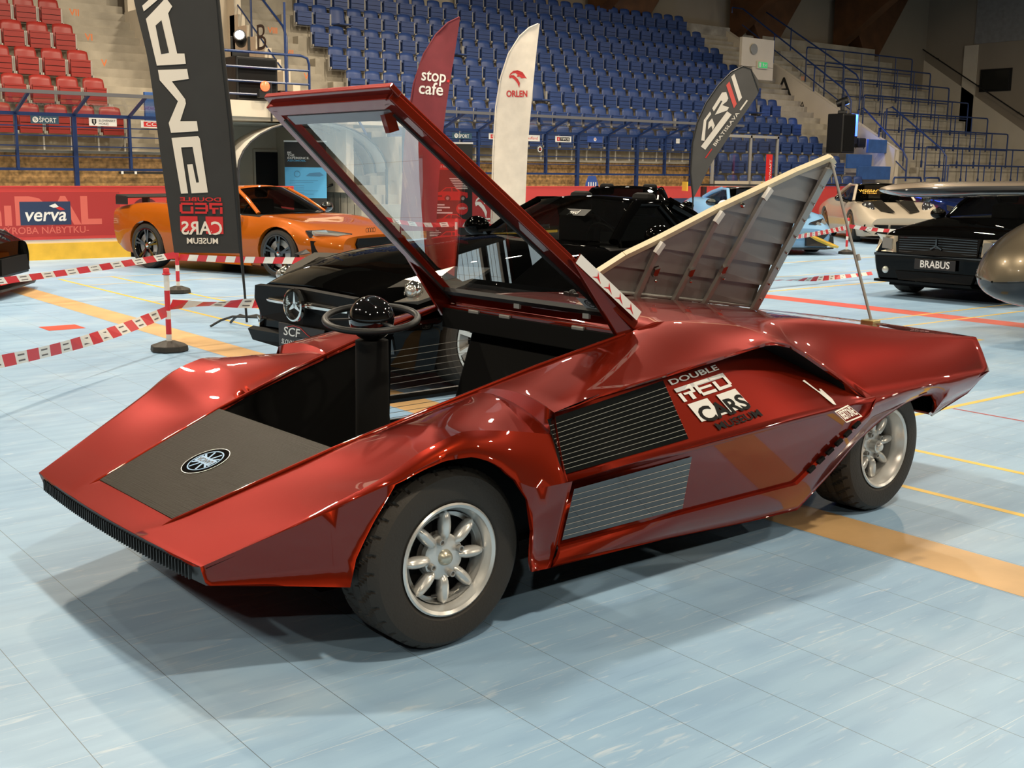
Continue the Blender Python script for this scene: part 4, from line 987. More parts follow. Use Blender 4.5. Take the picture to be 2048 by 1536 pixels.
def carbody(root, L, hubs, R_, S, m, cabin=None, ra=None, zfl=.16, nu=56, name='body'):
    """lofted shell from smooth tables u -> value; S: dict of wl, wb, zb, ws, zs, zt, zl"""
    ra = ra or R_+.045; us = set(L*i/nu for i in range(nu+1))
    for h in hubs:
        for k in range(13): us.add(min(L, max(0, h-ra*math.cos(PI*k/12))))
        us.add(h-ra-.004); us.add(h+ra+.004)
    us = sorted(us); rows = []; mats_ = []
    for u in us:
        g = lambda k: stab(S[k], u)
        zl = g('zl'); P_ = [(g('wb')*.93, zl), (g('wb')*.985, lerp(zl, g('zb'), .45)), (g('wb'), g('zb')), (g('ws'), g('zs')), (g('ws')*.62, lerp(g('zs'), g('zt'), .72)), (0, g('zt'))]
        c = crom(P_, 4); za = 0
        for h in hubs:
            if abs(u-h) < ra: za = max(za, R_+math.sqrt(max(0, ra*ra-(u-h)**2))*.985)
        cc = []
        for (y, z) in c:
            if z < za: z = za
            cc.append((u, -y, z))
        rows.append(cc)
    full = [r+[(u, -y, z) for (u, y, z) in r[-2::-1]] for r in rows]
    mb = MB(); nc = len(full[0])
    for i in range(len(full)-1):
        for j in range(nc-1):
            c = V(full[i][j])+V(full[i+1][j+1]); c /= 2; kk = min(j, nc-2-j)
            inside = cabin and cabin[0] < c.x < cabin[1] and kk >= 12
            mb.poly([full[i][j], full[i+1][j], full[i+1][j+1], full[i][j+1]], BLKM if inside else m)
    mb.poly([p for p in full[0]], m); mb.poly(full[-1][::-1], m)
    o = mb.build(name, None, root, smooth=38, orient=lambda c: V((min(max(c.x, .6), L-.5), 0, .35)))
    mb = MB(); mb.box((.25, -S['wb'][3][1]*.8, zfl-.03), (L-.25, S['wb'][3][1]*.8, zfl+.06), BLKM)
    for h in hubs:
        for s in (-1, 1):
            rw = [[(h-ra*1.0*math.cos(PI*k/12), s*stab(S['wb'], h)*f_, R_*.8+ra*math.sin(PI*k/12)) for k in range(13)] for f_ in (.6, .93)]
            mb.grid(rw, BLKM); mb.poly(rw[0], BLKM)
    mb.build('underbody', None, root)
    return o
def cabin_(root, m, wsb, wsc, yb, zb0, ta, tc, yt, zt, ra_, rc, yr, zr, rb, rbc, ybr, zbr, crown=.04, glass_m=None, pillar=.035, bpil=None, roofm=None):
    """greenhouse: screen base (centre u, corner u, y, z), screen top (centre u, corner u, y, z), roof rear (...), rear base (...)"""
    gm = glass_m or CGL
    def arc(uc, uk, y, z, cr=0, n=8): return [(uc+(uk-uc)*(abs(-1+2*i/n)**2), y*(-1+2*i/n), z+cr*(1-(-1+2*i/n)**2)) for i in range(n+1)]
    a0, a1, a2, a3 = arc(wsb, wsc, yb, zb0, .015), arc(ta, tc, yt, zt, crown), arc(ra_, rc, yr, zr, crown), arc(rb, rbc, ybr, zbr, .015)
    def mid(A, B, t, up=0): return [tuple(V(p).lerp(V(q), t)+V((0, 0, up))) for p, q in zip(A, B)]
    mb = MB(); mb.grid([a0, mid(a0, a1, .5, .02), a1], gm); mb.build('windscreen', None, root, smooth=60)
    mb = MB(); rows = [a1, mid(a1, a2, .33, crown*.5), mid(a1, a2, .66, crown*.5), a2]; mb.grid(rows, roofm or m); mb.build('roof', None, root, smooth=60, solid=.02)
    mb = MB(); mb.grid([a2, mid(a2, a3, .5, .03), a3], gm); mb.build('rear_window', None, root, smooth=60)
    for i, s in ((0, -1), (-1, 1)):
        b0, t0, t1, b1 = V(a0[i]), V(a1[i]), V(a2[i]), V(a3[i]); o = V((0, s*.01, 0)); bm_ = b0.lerp(b1, .5)+V((0, s*.045, 0)); tm = t0.lerp(t1, .5)+V((0, s*.01, crown*.1))
        mb = MB(); mb.grid([[b0, bm_, b1], [t0, tm, t1]], gm); mb.build('side_window', None, root, smooth=60)
        mb = MB(); mb.tube([b0, b0.lerp(t0, .5)+V((0, 0, .02)), t0], pillar, 8, m, flat=.7); mb.tube([t0, tm, t1], pillar*.8, 8, m); mb.tube([t1, t1.lerp(b1, .5)+V((0, 0, .02)), b1], pillar*1.4, 8, m)
        if bpil:
            p, q = b0.lerp(b1, bpil), t0.lerp(t1, bpil); mb.tube([p+V((0, s*.04, 0)), q], pillar, 8, m)
        mb.build('pillars', None, root, smooth=50)
def seats_(root, u, z, m=BLKM, dy=.36, wheel=True, side=-1):
    for s in (-1, 1):
        mb = MB(); mb.box((u, s*dy-.22, z-.25), (u+.12, s*dy+.22, z+.32), m); mb.box((u+.03, s*dy-.12, z+.33), (u+.12, s*dy+.12, z+.52), m); mb.build('seat', None, root, bevel=.05)
    mb = MB(); mb.raw([(u-1.0, -.6, z+.02), (u-1.0, .6, z+.02), (u-.55, .6, z+.06), (u-.55, -.6, z+.06), (u-.55, -.6, z-.2), (u-.55, .6, z-.2)], [(0,1,2,3), (3,2,5,4)], BLKM); mb.build('dashboard', None, root)
    if wheel:
        c = V((u-.42, side*dy, z+.10)); ring = [c+V((-.05*math.sin(a), .18*math.cos(a), .17*math.sin(a))) for a in [2*PI*k/24 for k in range(24)]]; mb = MB(); mb.tube(ring, .016, 6, BLK, closed=True); mb.bar(c+V((0, -.17, 0)), c+V((0, .17, 0)), .03, .02, BLK); mb.build('steering_wheel', None, root, smooth=60)
def patch(root, name, pts, m, t=.02, off=(0, 0, 0), smooth=None, bevel=0, push=.018):
    """closed 3-D outline given a thickness along its own normal"""
    P_ = [V(p)+V(off) for p in pts]; n = V((0, 0, 0))
    for i in range(len(P_)): n += P_[i].cross(P_[(i+1) % len(P_)])
    n.normalize(); c0 = sum(P_, V((0, 0, 0)))/len(P_)
    if n.dot(c0-V((2.2, 0, .4))) < 0: n = -n; P_ = P_[::-1]
    if push: P_ = [p+n*push for p in P_]
    mb = MB(); a = [p-n*t/2 for p in P_]; b_ = [p+n*t/2 for p in P_]; c = sum(P_, V((0, 0, 0)))/len(P_)
    k = len(P_)
    for i in range(k):
        j = (i+1) % k; mb.poly([a[i], a[j], b_[j], b_[i]], m); mb.poly([a[j], a[i], c-n*t/2], m); mb.poly([b_[i], b_[j], c+n*t/2], m)
    return mb.build(name, m, root, bevel=bevel)
def mirror_(root, u, y, z, m, s, sz=1, foot=BLK):
    mb = MB(); mb.sphere((u, s*y, z), .10*sz, m, 10, sc=(.75, 1.1, .72)); o = mb.build('wing_mirror', None, root, smooth=60)
    mb = MB(); mb.bar((u+.02, s*(y-.06), z-.04), (u+.05, s*(y-.22), z-.10), .05, .03, foot); mb.build('mirror_arm', None, o)
def plate(root, u, z, w, h, y=0, m=BLK, tilt=0):
    mb = MB(); mb.box((u-.012, y-w/2, z-h/2), (u, y+w/2, z+h/2), m); o = mb.build('number_plate', None, root, bevel=.004)
    return o, frame((u-.0135, y, z), (0, -1, 0), (0, 0, 1))
# ------------------------------------------------------------------ orange mid-engined coupe, nose to the right
ORA = paint_('orange_car_paint', (.40, .092, .004), .15)
t = thing('sports_car', 'orange mid-engined sports car with black wheels and rear wing by the red boards', 'car', (8.62, 13.95, 0), math.radians(109.4))
S = dict(zl=[(0, .20), (.4, .15), (1.5, .15), (3.0, .17), (4.1, .22), (4.44, .34)], wb=[(0, .70), (.15, .84), (.5, .93), (1.0, .965), (2.2, .93), (3.3, .97), (4.1, .95), (4.44, .86)],
         zb=[(0, .46), (.5, .56), (1.0, .60), (2.2, .60), (3.4, .66), (4.44, .66)], ws=[(0, .62), (.3, .74), (1.0, .86), (1.6, .80), (2.4, .80), (3.4, .86), (4.2, .86), (4.44, .80)],
         zs=[(0, .56), (.4, .66), (1.0, .80), (1.5, .82), (2.3, .86), (3.0, .93), (3.7, .94), (4.44, .86)], zt=[(0, .60), (.5, .73), (1.0, .80), (1.35, .86), (2.3, .8), (3.2, .96), (3.9, .98), (4.44, .92)])
carbody(t, 4.44, (.97, 3.62), .335, S, ORA, (1.45, 2.75), ra=.375)
cabin_(t, ORA, 1.22, 1.55, .70, .86, 2.02, 2.12, .53, 1.19, 2.62, 2.62, .52, 1.18, 3.7, 3.5, .6, .97, bpil=None)
seats_(t, 2.45, .72, side=1); OS = 1
for hub, sp in ((.97, 1), (3.62, 1)):
    for s in (-1, 1): rimwheel('wheel', (hub, -s*.955, .335), .335, .248, .25, GLB, 5, t, s, capm=CHR)
for s in (-1, 1):
    o = patch(t, 'headlight', [(.10, s*.40, .60), (.30, s*.76, .66), (.52, s*.88, .645), (.44, s*.90, .56), (.16, s*.74, .53), (.07, s*.50, .53)], LENSD, .035)
    patch(o, 'headlight_lens', [(.10, s*.45, .585), (.28, s*.74, .645), (.42, s*.86, .635), (.36, s*.87, .60), (.14, s*.66, .57)], LENS, .05)
    patch(t, 'air_intake', [(.08, s*.46, .50), (.15, s*.74, .51), (.40, s*.92, .53), (.36, s*.93, .33), (.12, s*.74, .26), (.05, s*.50, .26)], MESHM, .03)
    patch(t, 'canard', [(.45, s*.93, .40), (.62, s*.975, .34), (.50, s*1.01, .33), (.36, s*.95, .36)], BLK, .012)
    patch(t, 'side_blade', [(2.62, s*.945, .30), (2.85, s*.965, .45), (2.98, s*.93, .78), (2.86, s*.83, .95), (2.62, s*.80, .93), (2.55, s*.93, .72)], GLB, .05)
    mirror_(t, 1.78, 1.0, .92, GLB, s, 1.1, WHT); patch(t, 'sill_blade', [(1.45, s*.955, .14), (3.1, s*.965, .16), (3.1, s*.93, .24), (1.45, s*.93, .22)], ORA, .03)
    mb = MB(); mb.box((4.05, s*.5-.02, .90), (4.18, s*.5+.02, 1.06), BLK); mb.build('wing_strut', None, t)
patch(t, 'grille', [(-.01, -.42, .56), (-.01, .42, .56), (.01, .46, .48), (-.01, .38, .30), (-.01, -.38, .30), (.01, -.46, .48)], MESHM, .04)
for k in range(4): mb = MB(); fb = frame((.10, 0, .648), (0, -1, 0), (-.3, 0, .9)); 
mb = MB()
for k in range(4): disc(mb, lambda x, y, h=0: (.10+.12*0-.03*0+.0+(-.02)*y*0+.0, -x, .655+y), -.075+.05*k, 0, .034, BLK, 0, 16, .026)
mb.build('ring_badge', None, t, recalc=False)
mb = MB(); mb.prism([(-.92, -.13), (.92, -.13), (.92, .14), (-.92, .14)], lambda x, y, h: (4.15+y, x, 1.04+h+.10*y+.012*math.cos(x*1.7)), .028, BLK)
for s in (-1, 1): mb.box((4.03, s*.92-.012, .93), (4.29, s*.92+.012, 1.06), BLK)
mb.build('rear_wing', None, t, bevel=.01)
mb = MB(); mb.box((.02, -.85, .12), (.3, .85, .14), BLK); mb.build('front_splitter', None, t)
# ------------------------------------------------------------------ black long-bonnet coupe behind the wedge car
KBL = mat('black_car_paint', (.001, .001, .001), .7, 0, .55, .012, spec=0); sin(KBL.node_tree.nodes['Principled BSDF'], 'Coat IOR', 1.38)
t = thing('sports_car', 'black long-bonnet coupe with chrome star grille behind the red wedge car', 'car', (3.88, 7.15, 0), math.radians(5.5))
S = dict(zl=[(0, .24), (.3, .17), (1.5, .16), (3.0, .17), (3.9, .22), (4.22, .36)], wb=[(0, .66), (.12, .80), (.4, .92), (.95, .965), (2.2, .94), (3.3, .95), (3.9, .85), (4.22, .62)],
         zb=[(0, .50), (.5, .56), (1.0, .60), (2.2, .62), (3.3, .68), (4.22, .66)], ws=[(0, .56), (.25, .70), (.9, .84), (1.8, .83), (2.6, .82), (3.3, .82), (3.9, .70), (4.22, .5)],
         zs=[(0, .66), (.35, .73), (.95, .83), (1.9, .88), (2.6, .90), (3.3, .93), (3.9, .88), (4.22, .78)], zt=[(0, .69), (.4, .81), (1.0, .92), (1.95, .99), (2.1, .97), (2.4, .8), (3.2, .82), (3.6, 1.0), (3.9, .93), (4.22, .82)])
carbody(t, 4.22, (.78, 3.3), .345, S, KBL, (2.2, 3.45), ra=.385)
cabin_(t, KBL, 2.02, 2.32, .74, .95, 2.68, 2.78, .57, 1.235, 3.22, 3.22, .55, 1.225, 3.95, 3.78, .60, .97, bpil=.66, pillar=.045)
seats_(t, 3.05, .80, side=-1)
for hub in (.78, 3.3):
    for s in (-1, 1): rimwheel('wheel', (hub, -s*.955, .345), .345, .255, .26, ALU, 10, t, s, twin=False, capm=ALU, tw=.03)
gr = patch(t, 'grille', [(-.03, -.60, .66), (-.05, 0, .68), (-.03, .60, .66), (.0, .66, .56), (.02, .60, .43), (-.03, .0, .40), (.02, -.60, .43), (.0, -.66, .56)], MESHM, .05)
mb = MB(); mb.tube([(.0, -.62, .555), (-.06, -.3, .565), (-.08, 0, .57)], [.022, .026, .03], 10, CHR); mb.tube([(.0, .62, .555), (-.06, .3, .565), (-.08, 0, .57)], [.022, .026, .03], 10, CHR); mb.build('chrome_wing_bar', None, gr, smooth=50)
fS = frame((-.135, 0, .565), (0, -1, 0), (0, 0, 1)); mb = MB()
mb.lathe([(.105, .0), (.115, -.025), (.112, -.05), (.10, -.055), (.096, -.04), (.10, .0)], 36, CHR, mx=M.Translation((-.10, 0, .565)) @ M.Rotation(PI/2, 4, 'Z') @ M.Scale(-1, 4, (0, 1, 0)), axis='y')
for a in (PI/2, PI/2+2*PI/3, PI/2+4*PI/3):
    c, s_ = math.cos(a), math.sin(a); shape(mb, fS, [(c*.098, s_*.098), (-s_*.018, c*.018), (-c*.012, -s_*.012), (s_*.018, -c*.018)], CHR, .0)
disc(mb, frame((-.10, 0, .565), (0, -1, 0), (0, 0, 1)), 0, 0, .10, BLK, 0, 28); st_ = mb.build('star_badge', None, gr, recalc=False, merge=False)
o, fp = plate(t, -.075, .335, .56, .165, 0)
mb = MB(); letter(mb, 'SCF', fp, -.11, .025, .085, WHT, .012, shear=.2, h=0, width=.2); letter(mb, 'SLOVAK CAR FESTIVAL', fp, -.0, -.05, .05, WHT, .005, shear=.2, h=0, width=.48)
mb.tube([fp(x, y, .001) for x, y in [(-.16, .06), (-.08, .075), (.0, .068), (.08, .03), (.16, .005), (.22, -.015), (.225, -.035), (.2, -.04)]], .0022, 5, REDP); mb.build('festival_lettering', None, o, recalc=False, merge=False)
patch(t, 'lower_intake', [(-.03, -.72, .34), (-.05, 0, .35), (-.03, .72, .34), (.02, .74, .25), (-.02, 0, .23), (.02, -.74, .25)], MESHM, .05)
for s in (-1, 1):
    o = patch(t, 'headlight', [(.16, s*.58, .66), (.30, s*.66, .74), (.62, s*.80, .82), (.90, s*.86, .80), (.62, s*.90, .70), (.28, s*.83, .61), (.16, s*.70, .60)], mat('clear_headlight', (.30, .28, .25), .1, .5, 1), .05)
    mb = MB(); mb.sphere((.30, s*.76, .705), .062, CHR, 12); mb.sphere((.27, s*.775, .70), .045, LENS, 10); mb.sphere((.48, s*.80, .75), .045, CHR, 10)
    for k in range(5): mb.box((.20+.05*k, s*(.70+.03*k)-.015, .622+.008*k), (.225+.05*k, s*(.70+.03*k)+.03, .645+.008*k), LENS)
    mb.build('projector', None, o, smooth=50); mirror_(t, 2.5, 1.05, 1.0, KBL, s, 1.25)
    patch(t, 'corner_flap', [(.0, s*.60, .40), (.10, s*.80, .40), (.12, s*.80, .30), (.0, s*.62, .28)], GLB, .03)
mb = MB(); mb.bar((1.98, .45, .995), (2.2, -.15, 1.06), .02, .02, BLK); mb.build('wiper', None, t)
mb = MB(); f_ = frame((2.42, -.22, 1.16), (-.1, -1, 0), (.6, 0, .4)); rect(mb, f_, -.16, -.04, .16, .05, BLK, 0); letter(mb, 'pvd', f_, 0, 0, .08, WHT, .006, h=.003); mb.build('screen_sticker', None, t, recalc=False, merge=False)
# ------------------------------------------------------------------ black saloon-coupe with plate BRABUS
t = thing('sports_car', 'black coupe with clear headlights and slatted grille under the long wing on the right', 'car', (12.62, 7.76, 0), math.radians(5.0))
S = dict(zl=[(0, .24), (.3, .19), (1.5, .17), (3.2, .18), (4.2, .24), (4.47, .4)], wb=[(0, .80), (.1, .86), (.4, .90), (.85, .915), (2.2, .90), (3.4, .91), (4.2, .89), (4.47, .82)],
         zb=[(0, .52), (.5, .58), (1.0, .62), (2.2, .64), (3.6, .66), (4.47, .66)], ws=[(0, .70), (.25, .76), (.9, .82), (1.6, .82), (2.6, .82), (3.6, .8), (4.47, .74)],
         zs=[(0, .66), (.2, .78), (.85, .85), (1.6, .92), (2.6, .93), (3.6, .93), (4.47, .86)], zt=[(0, .69), (.2, .83), (.85, .92), (1.45, .97), (1.7, .9), (2.6, .85), (3.3, .97), (4.0, .97), (4.47, .93)])
carbody(t, 4.47, (.85, 3.365), .32, S, KBL, (1.6, 3.1), ra=.36)
cabin_(t, KBL, 1.35, 1.65, .72, .955, 2.0, 2.1, .58, 1.27, 2.75, 2.75, .58, 1.26, 3.35, 3.2, .66, .97)
seats_(t, 2.6, .8)
for hub in (.85, 3.365):
    for s in (-1, 1): rimwheel('wheel', (hub, -s*.89, .32), .32, .235, .25, ALU, 6, t, s, twin=False)
gr = patch(t, 'grille', [(.03, -.52, .76), (.0, 0, .775), (.03, .52, .76), (.02, .50, .55), (-.02, 0, .54), (.02, -.50, .55)], MESHM, .04)
mb = MB()
for k in range(7): mb.bar((-.012, -.49, .575+.028*k), (-.03, 0, .575+.03*k), .012, .010, GLB); mb.bar((-.03, 0, .575+.03*k), (-.012, .49, .575+.028*k), .012, .010, GLB)
mb.build('grille_slats', None, gr)
mb = MB(); mb.lathe([(.085, .0), (.095, -.012), (.085, -.024), (.078, -.012)], 28, GLB, mx=M.Translation((-.03, 0, .66)) @ M.Rotation(PI/2, 4, 'Z'), axis='y')
for a in (PI/2, PI/2+2*PI/3, PI/2+4*PI/3): mb.bar((-.045, 0, .66), (-.045, -.08*math.cos(a), .66+.08*math.sin(a)), .018, .012, GLB, up=(1, 0, 0))
mb.build('star_badge', None, gr, smooth=40)
o, fp = plate(t, -.035, .435, .52, .125, .0)
mb = MB(); letter(mb, 'BRABUS', fp, 0, 0, .12, WHT, .016, h=0, width=.37); mb.build('plate_lettering', None, o, recalc=False, merge=False)
for s in (-1, 1):
    o = patch(t, 'headlight', [(.02, s*.54, .755), (.03, s*.72, .765), (.14, s*.84, .765), (.32, s*.885, .74), (.26, s*.89, .60), (.05, s*.80, .56), (.0, s*.53, .555)], mat('clear_lamp', (.80, .70, .52), .25, .3, 1), .05)
    patch(o, 'lamp_reflector', [(.0, s*.57, .72), (.01, s*.70, .73), (.0, s*.70, .60), (-.01, s*.57, .59)], LENS, .05)
    for y in (.66, .76): mb = MB(); mb.sphere((.0+.08*(y-.66)/.1, s*y, .335), .045, LENS, 10, sc=(.5, 1, 1)); mb.build('fog_lamp', None, t, smooth=60)
    mirror_(t, 1.9, .98, .98, KBL, s)
patch(t, 'lower_intake', [(-.01, -.5, .34), (-.03, 0, .345), (-.01, .5, .34), (.0, .46, .235), (-.02, 0, .23), (.0, -.46, .235)], MESHM, .05)
patch(t, 'bumper_strip', [(-.015, -.80, .545), (-.04, 0, .55), (-.015, .80, .545), (-.015, .80, .515), (-.04, 0, .52), (-.015, -.80, .515)], GLB, .03)
patch(t, 'front_lip', [(.02, -.82, .20), (-.04, 0, .20), (.02, .82, .20), (.3, .86, .19), (.3, -.86, .19)], KBL, .03, push=0)
# ------------------------------------------------------------------ grey rear-engined coupe with black stripes
GRY_ = paint_('greige_car_paint', (.43, .37, .29), .1); CARB = paint_('carbon_black', (.018, .016, .013))
t = thing('sports_car', 'greige rear-engined coupe with two black bonnet stripes behind the striped tape', 'car', (22.45, 14.65, 0), math.radians(49.5))
S = dict(zl=[(0, .18), (.3, .15), (1.5, .15), (3.0, .17), (4.2, .25), (4.55, .4)], wb=[(0, .70), (.15, .83), (.5, .91), (1.0, .935), (2.2, .90), (3.4, .96), (4.2, .92), (4.55, .8)],
         zb=[(0, .42), (.5, .54), (1.0, .60), (2.2, .62), (3.4, .66), (4.55, .66)], ws=[(0, .60), (.3, .72), (.9, .84), (1.6, .78), (2.4, .78), (3.4, .82), (4.3, .76), (4.55, .66)],
         zs=[(0, .54), (.3, .68), (.75, .86), (1.2, .87), (1.7, .87), (2.6, .9), (3.4, .92), (4.2, .84), (4.55, .74)], zt=[(0, .57), (.35, .68), (.9, .79), (1.4, .88), (1.7, .85), (2.6, .8), (3.2, .98), (4.0, .92), (4.55, .76)])
carbody(t, 4.55, (1.0, 3.45), .345, S, GRY_, (1.6, 3.0), ra=.385)
cabin_(t, GRY_, 1.38, 1.68, .70, .90, 2.05, 2.12, .54, 1.25, 2.75, 2.75, .53, 1.25, 3.95, 3.75, .6, .94, glass_m=CGL, roofm=CARB)
seats_(t, 2.5, .75)
for hub in (1.0, 3.45):
    for s in (-1, 1): rimwheel('wheel', (hub, -s*.93, .345), .345, .26, .26, mat('bronze_wheel', (.28, .19, .10), .35, .7), 6, t, s)
for s in (-1, 1):
    mb = MB(); mx = M.Translation((.56, s*.665, .755)) @ M.Rotation(math.radians(-52), 4, 'Y') @ M.Rotation(s*math.radians(-16), 4, 'X'); mb.sphere((0, 0, 0), .15, LENSD, 14, sc=(1.3, 1, .5), mx=None); 
    o = mb.build('headlight', None, t, smooth=60); o.matrix_local = mx
    mb = MB()
    for a in (.8, 2.4, 3.9, 5.5): mb.sphere((.085*math.cos(a), .065*math.sin(a), .058), .03, LENS, 8)
    mb.build('lamp_cell', None, o, smooth=60)
    patch(t, 'bonnet_stripe', [(.22, s*.16, .672), (.38, s*.42, .682), (.9, s*.48, .80), (1.36, s*.56, .885), (1.36, s*.16, .905), (.9, s*.16, .808)], CARB, .02)
    patch(t, 'air_intake', [(-.01, s*.34, .42), (.02, s*.62, .42), (.16, s*.82, .42), (.18, s*.83, .28), (.05, s*.66, .22), (-.02, s*.36, .22)], MESHM, .05)
    mirror_(t, 1.82, 1.0, .95, GLB, s)
patch(t, 'front_intake', [(-.02, -.30, .42), (-.02, .30, .42), (-.03, .30, .22), (-.03, -.30, .22)], MESHM, .04); patch(t, 'front_splitter', [(-.03, -.7, .13), (-.06, 0, .13), (-.03, .7, .13), (.2, .88, .13), (.2, -.88, .13)], BLK, .03, push=0)
mb = MB(); f_ = frame((1.72, .30, 1.09), (0, -1, 0), (.62, 0, .42)); 
YTX = mat('yellow_lettering', (.75, .42, .03), .5); letter(mb, 'WEISSACH', f_, 0, .03, .14, YTX, .01, h=.02, width=.55); letter(mb, 'RS CLUBSPORT', f_, .04, -.06, .07, YTX, .006, h=.02, width=.5); mb.build('screen_lettering', None, t, recalc=False, merge=False)
mb = MB(); mb.prism([(-.85, -.12), (.85, -.12), (.85, .14), (-.85, .14)], lambda x, y, h: (4.3+y, x, 1.22+h), .03, CARB)
for s in (-1, 1): mb.box((4.2, s*.45-.015, .85), (4.35, s*.45+.015, 1.22), CARB)
mb.build('rear_wing', None, t)
# ------------------------------------------------------------------ light blue wedge supercar with yellow trim
LBL_ = paint_('light_blue_car_paint', (.20, .40, .66)); YLW = mat('yellow_trim', (.80, .50, .04), .35, coat=1)
t = thing('sports_car', 'light blue supercar with yellow front trim partly behind the open hatch', 'car', (17.52, 13.86, 0), math.radians(58))
S = dict(zl=[(0, .14), (.3, .13), (1.5, .14), (3.0, .16), (4.2, .3), (4.55, .45)], wb=[(0, .78), (.15, .88), (.5, .95), (1.0, .975), (2.2, .93), (3.4, .98), (4.2, .95), (4.55, .88)],
         zb=[(0, .40), (.5, .52), (1.0, .58), (2.2, .58), (3.4, .68), (4.55, .7)], ws=[(0, .68), (.3, .78), (.9, .86), (1.6, .80), (2.4, .78), (3.4, .86), (4.55, .8)],
         zs=[(0, .46), (.3, .58), (.9, .74), (1.6, .80), (2.4, .84), (3.2, .92), (4.0, .95), (4.55, .88)], zt=[(0, .50), (.4, .60), (.9, .70), (1.3, .80), (1.6, .78), (2.4, .8), (3.0, 1.0), (3.9, 1.0), (4.55, .92)])
carbody(t, 4.55, (1.0, 3.62), .345, S, LBL_, (1.5, 2.8), ra=.385)
cabin_(t, LBL_, 1.22, 1.5, .70, .82, 2.2, 2.3, .5, 1.17, 2.75, 2.75, .5, 1.17, 3.9, 3.7, .6, .98, roofm=CARB)
seats_(t, 2.5, .7)
for hub in (1.0, 3.62):
    for s in (-1, 1): rimwheel('wheel', (hub, -s*.96, .345), .345, .26, .26, GLB, 6, t, s)
for s in (-1, 1):
    o = patch(t, 'headlight', [(.22, s*.46, .565), (.44, s*.80, .64), (.50, s*.84, .60), (.30, s*.84, .50), (.20, s*.60, .50)], LENSD, .05)
    patch(o, 'light_bar', [(.24, s*.60, .56), (.30, s*.66, .56), (.22, s*.68, .51), (.20, s*.64, .51)], LENS, .08); patch(o, 'light_bar', [(.34, s*.74, .60), (.38, s*.79, .60), (.28, s*.80, .53), (.26, s*.76, .53)], LENS, .08)
    patch(t, 'air_intake', [(-.01, s*.32, .36), (.02, s*.74, .40), (.14, s*.90, .34), (.14, s*.92, .17), (.0, s*.70, .16), (-.04, s*.32, .17)], BLK, .05)
    patch(t, 'yellow_trim', [(-.03, s*.30, .385), (-.02, s*.36, .385), (.06, s*.92, .165), (.02, s*.98, .13), (-.03, s*.84, .15), (-.03, s*.32, .36)], YLW, .05)
    patch(t, 'bonnet_vent', [(.5, s*.36, .655), (.62, s*.62, .69), (.80, s*.66, .735), (.66, s*.36, .69)], CARB, .03); mirror_(t, 1.75, 1.0, .92, GLB, s)
    mb = MB(); mb.box((3.95, s*.5-.02, .95), (4.3, s*.5+.02, 1.2), BLK); mb.build('wing_strut', None, t)
mb = MB(); mb.prism([(-.9, -.12), (.9, -.12), (.9, .16), (-.9, .16)], lambda x, y, h: (4.2+y, x, 1.22+h), .035, BLK)
for s in (-1, 1): mb.box((4.0, s*.9-.012, 1.1), (4.42, s*.9+.012, 1.3), YLW)
mb.build('rear_wing', None, t)
patch(t, 'yellow_trim', [(-.04, -.32, .385), (-.04, .32, .385), (-.04, .30, .365), (-.04, -.30, .365)], YLW, .04)
o, fp = plate(t, -.05, .30, .52, .13, .18); mb = MB(); letter(mb, 'LLS 1', fp, 0, .0, .11, WHT, .012, shear=.2, h=0, width=.36); mb.build('plate_lettering', None, o, recalc=False, merge=False)
patch(t, 'front_splitter', [(-.06, -.7, .12), (-.10, 0, .12), (-.06, .7, .12), (.15, .95, .12), (.15, -.95, .12)], BLK, .03, push=0)
# ------------------------------------------------------------------ simpler cars mostly hidden by others
def coupe(name, label, P_, rz, m, roof_z=1.27):
    t = thing('sports_car', label, 'car', P_, math.radians(rz))
    S = dict(zl=[(0, .22), (.3, .17), (1.5, .16), (3.0, .18), (4.2, .25), (4.5, .4)], wb=[(0, .70), (.15, .83), (.5, .91), (1.0, .935), (2.2, .92), (3.4, .95), (4.2, .9), (4.5, .8)],
             zb=[(0, .46), (.5, .56), (1.0, .61), (2.2, .63), (3.4, .66), (4.5, .66)], ws=[(0, .60), (.3, .72), (.9, .83), (1.6, .8), (2.4, .8), (3.4, .82), (4.3, .76), (4.5, .66)],
             zs=[(0, .58), (.3, .70), (.8, .84), (1.4, .88), (2.6, .9), (3.4, .93), (4.2, .88), (4.5, .8)], zt=[(0, .62), (.35, .74), (.9, .86), (1.4, .93), (1.7, .88), (2.6, .82), (3.2, .98), (4.0, .96), (4.5, .86)])
    carbody(t, 4.5, (.95, 3.5), .335, S, m, (1.6, 3.0), ra=.375)
    cabin_(t, m, 1.35, 1.65, .72, .93, 2.05, 2.15, .55, roof_z-.03, 2.8, 2.8, .54, roof_z-.03, 3.7, 3.5, .62, .97, bpil=.6)
    seats_(t, 2.55, .78)
    for hub in (.95, 3.5):
        for s in (-1, 1): rimwheel('wheel', (hub, -s*.93, .335), .335, .25, .25, GLB, 5, t, s)
    for s in (-1, 1):
        o = patch(t, 'headlight', [(.12, s*.50, .62), (.30, s*.70, .69), (.60, s*.84, .74), (.45, s*.87, .62), (.18, s*.74, .55)], LENSD, .05); patch(o, 'headlight_lens', [(.14, s*.55, .60), (.28, s*.70, .66), (.34, s*.78, .62), (.16, s*.68, .57)], LENS, .07); mirror_(t, 1.85, 1.0, .97, m, s)
    patch(t, 'grille', [(-.01, -.45, .44), (-.01, .45, .44), (-.02, .5, .26), (-.02, -.5, .26)], MESHM, .05)
    return t
tb = coupe('', 'black coupe with glossy roof seen behind the long-bonnet black car', (11.8, 12.5, 0), 42, KBL, 1.24)
mb = MB(); f_ = frame((1.76, -.45, 1.06), (0, -1, 0), (.62, 0, .45)); letter(mb, 'IN', f_, 0, 0, .22, WHT, .004, h=.03); mb.build('screen_sticker', None, tb, recalc=False, merge=False)
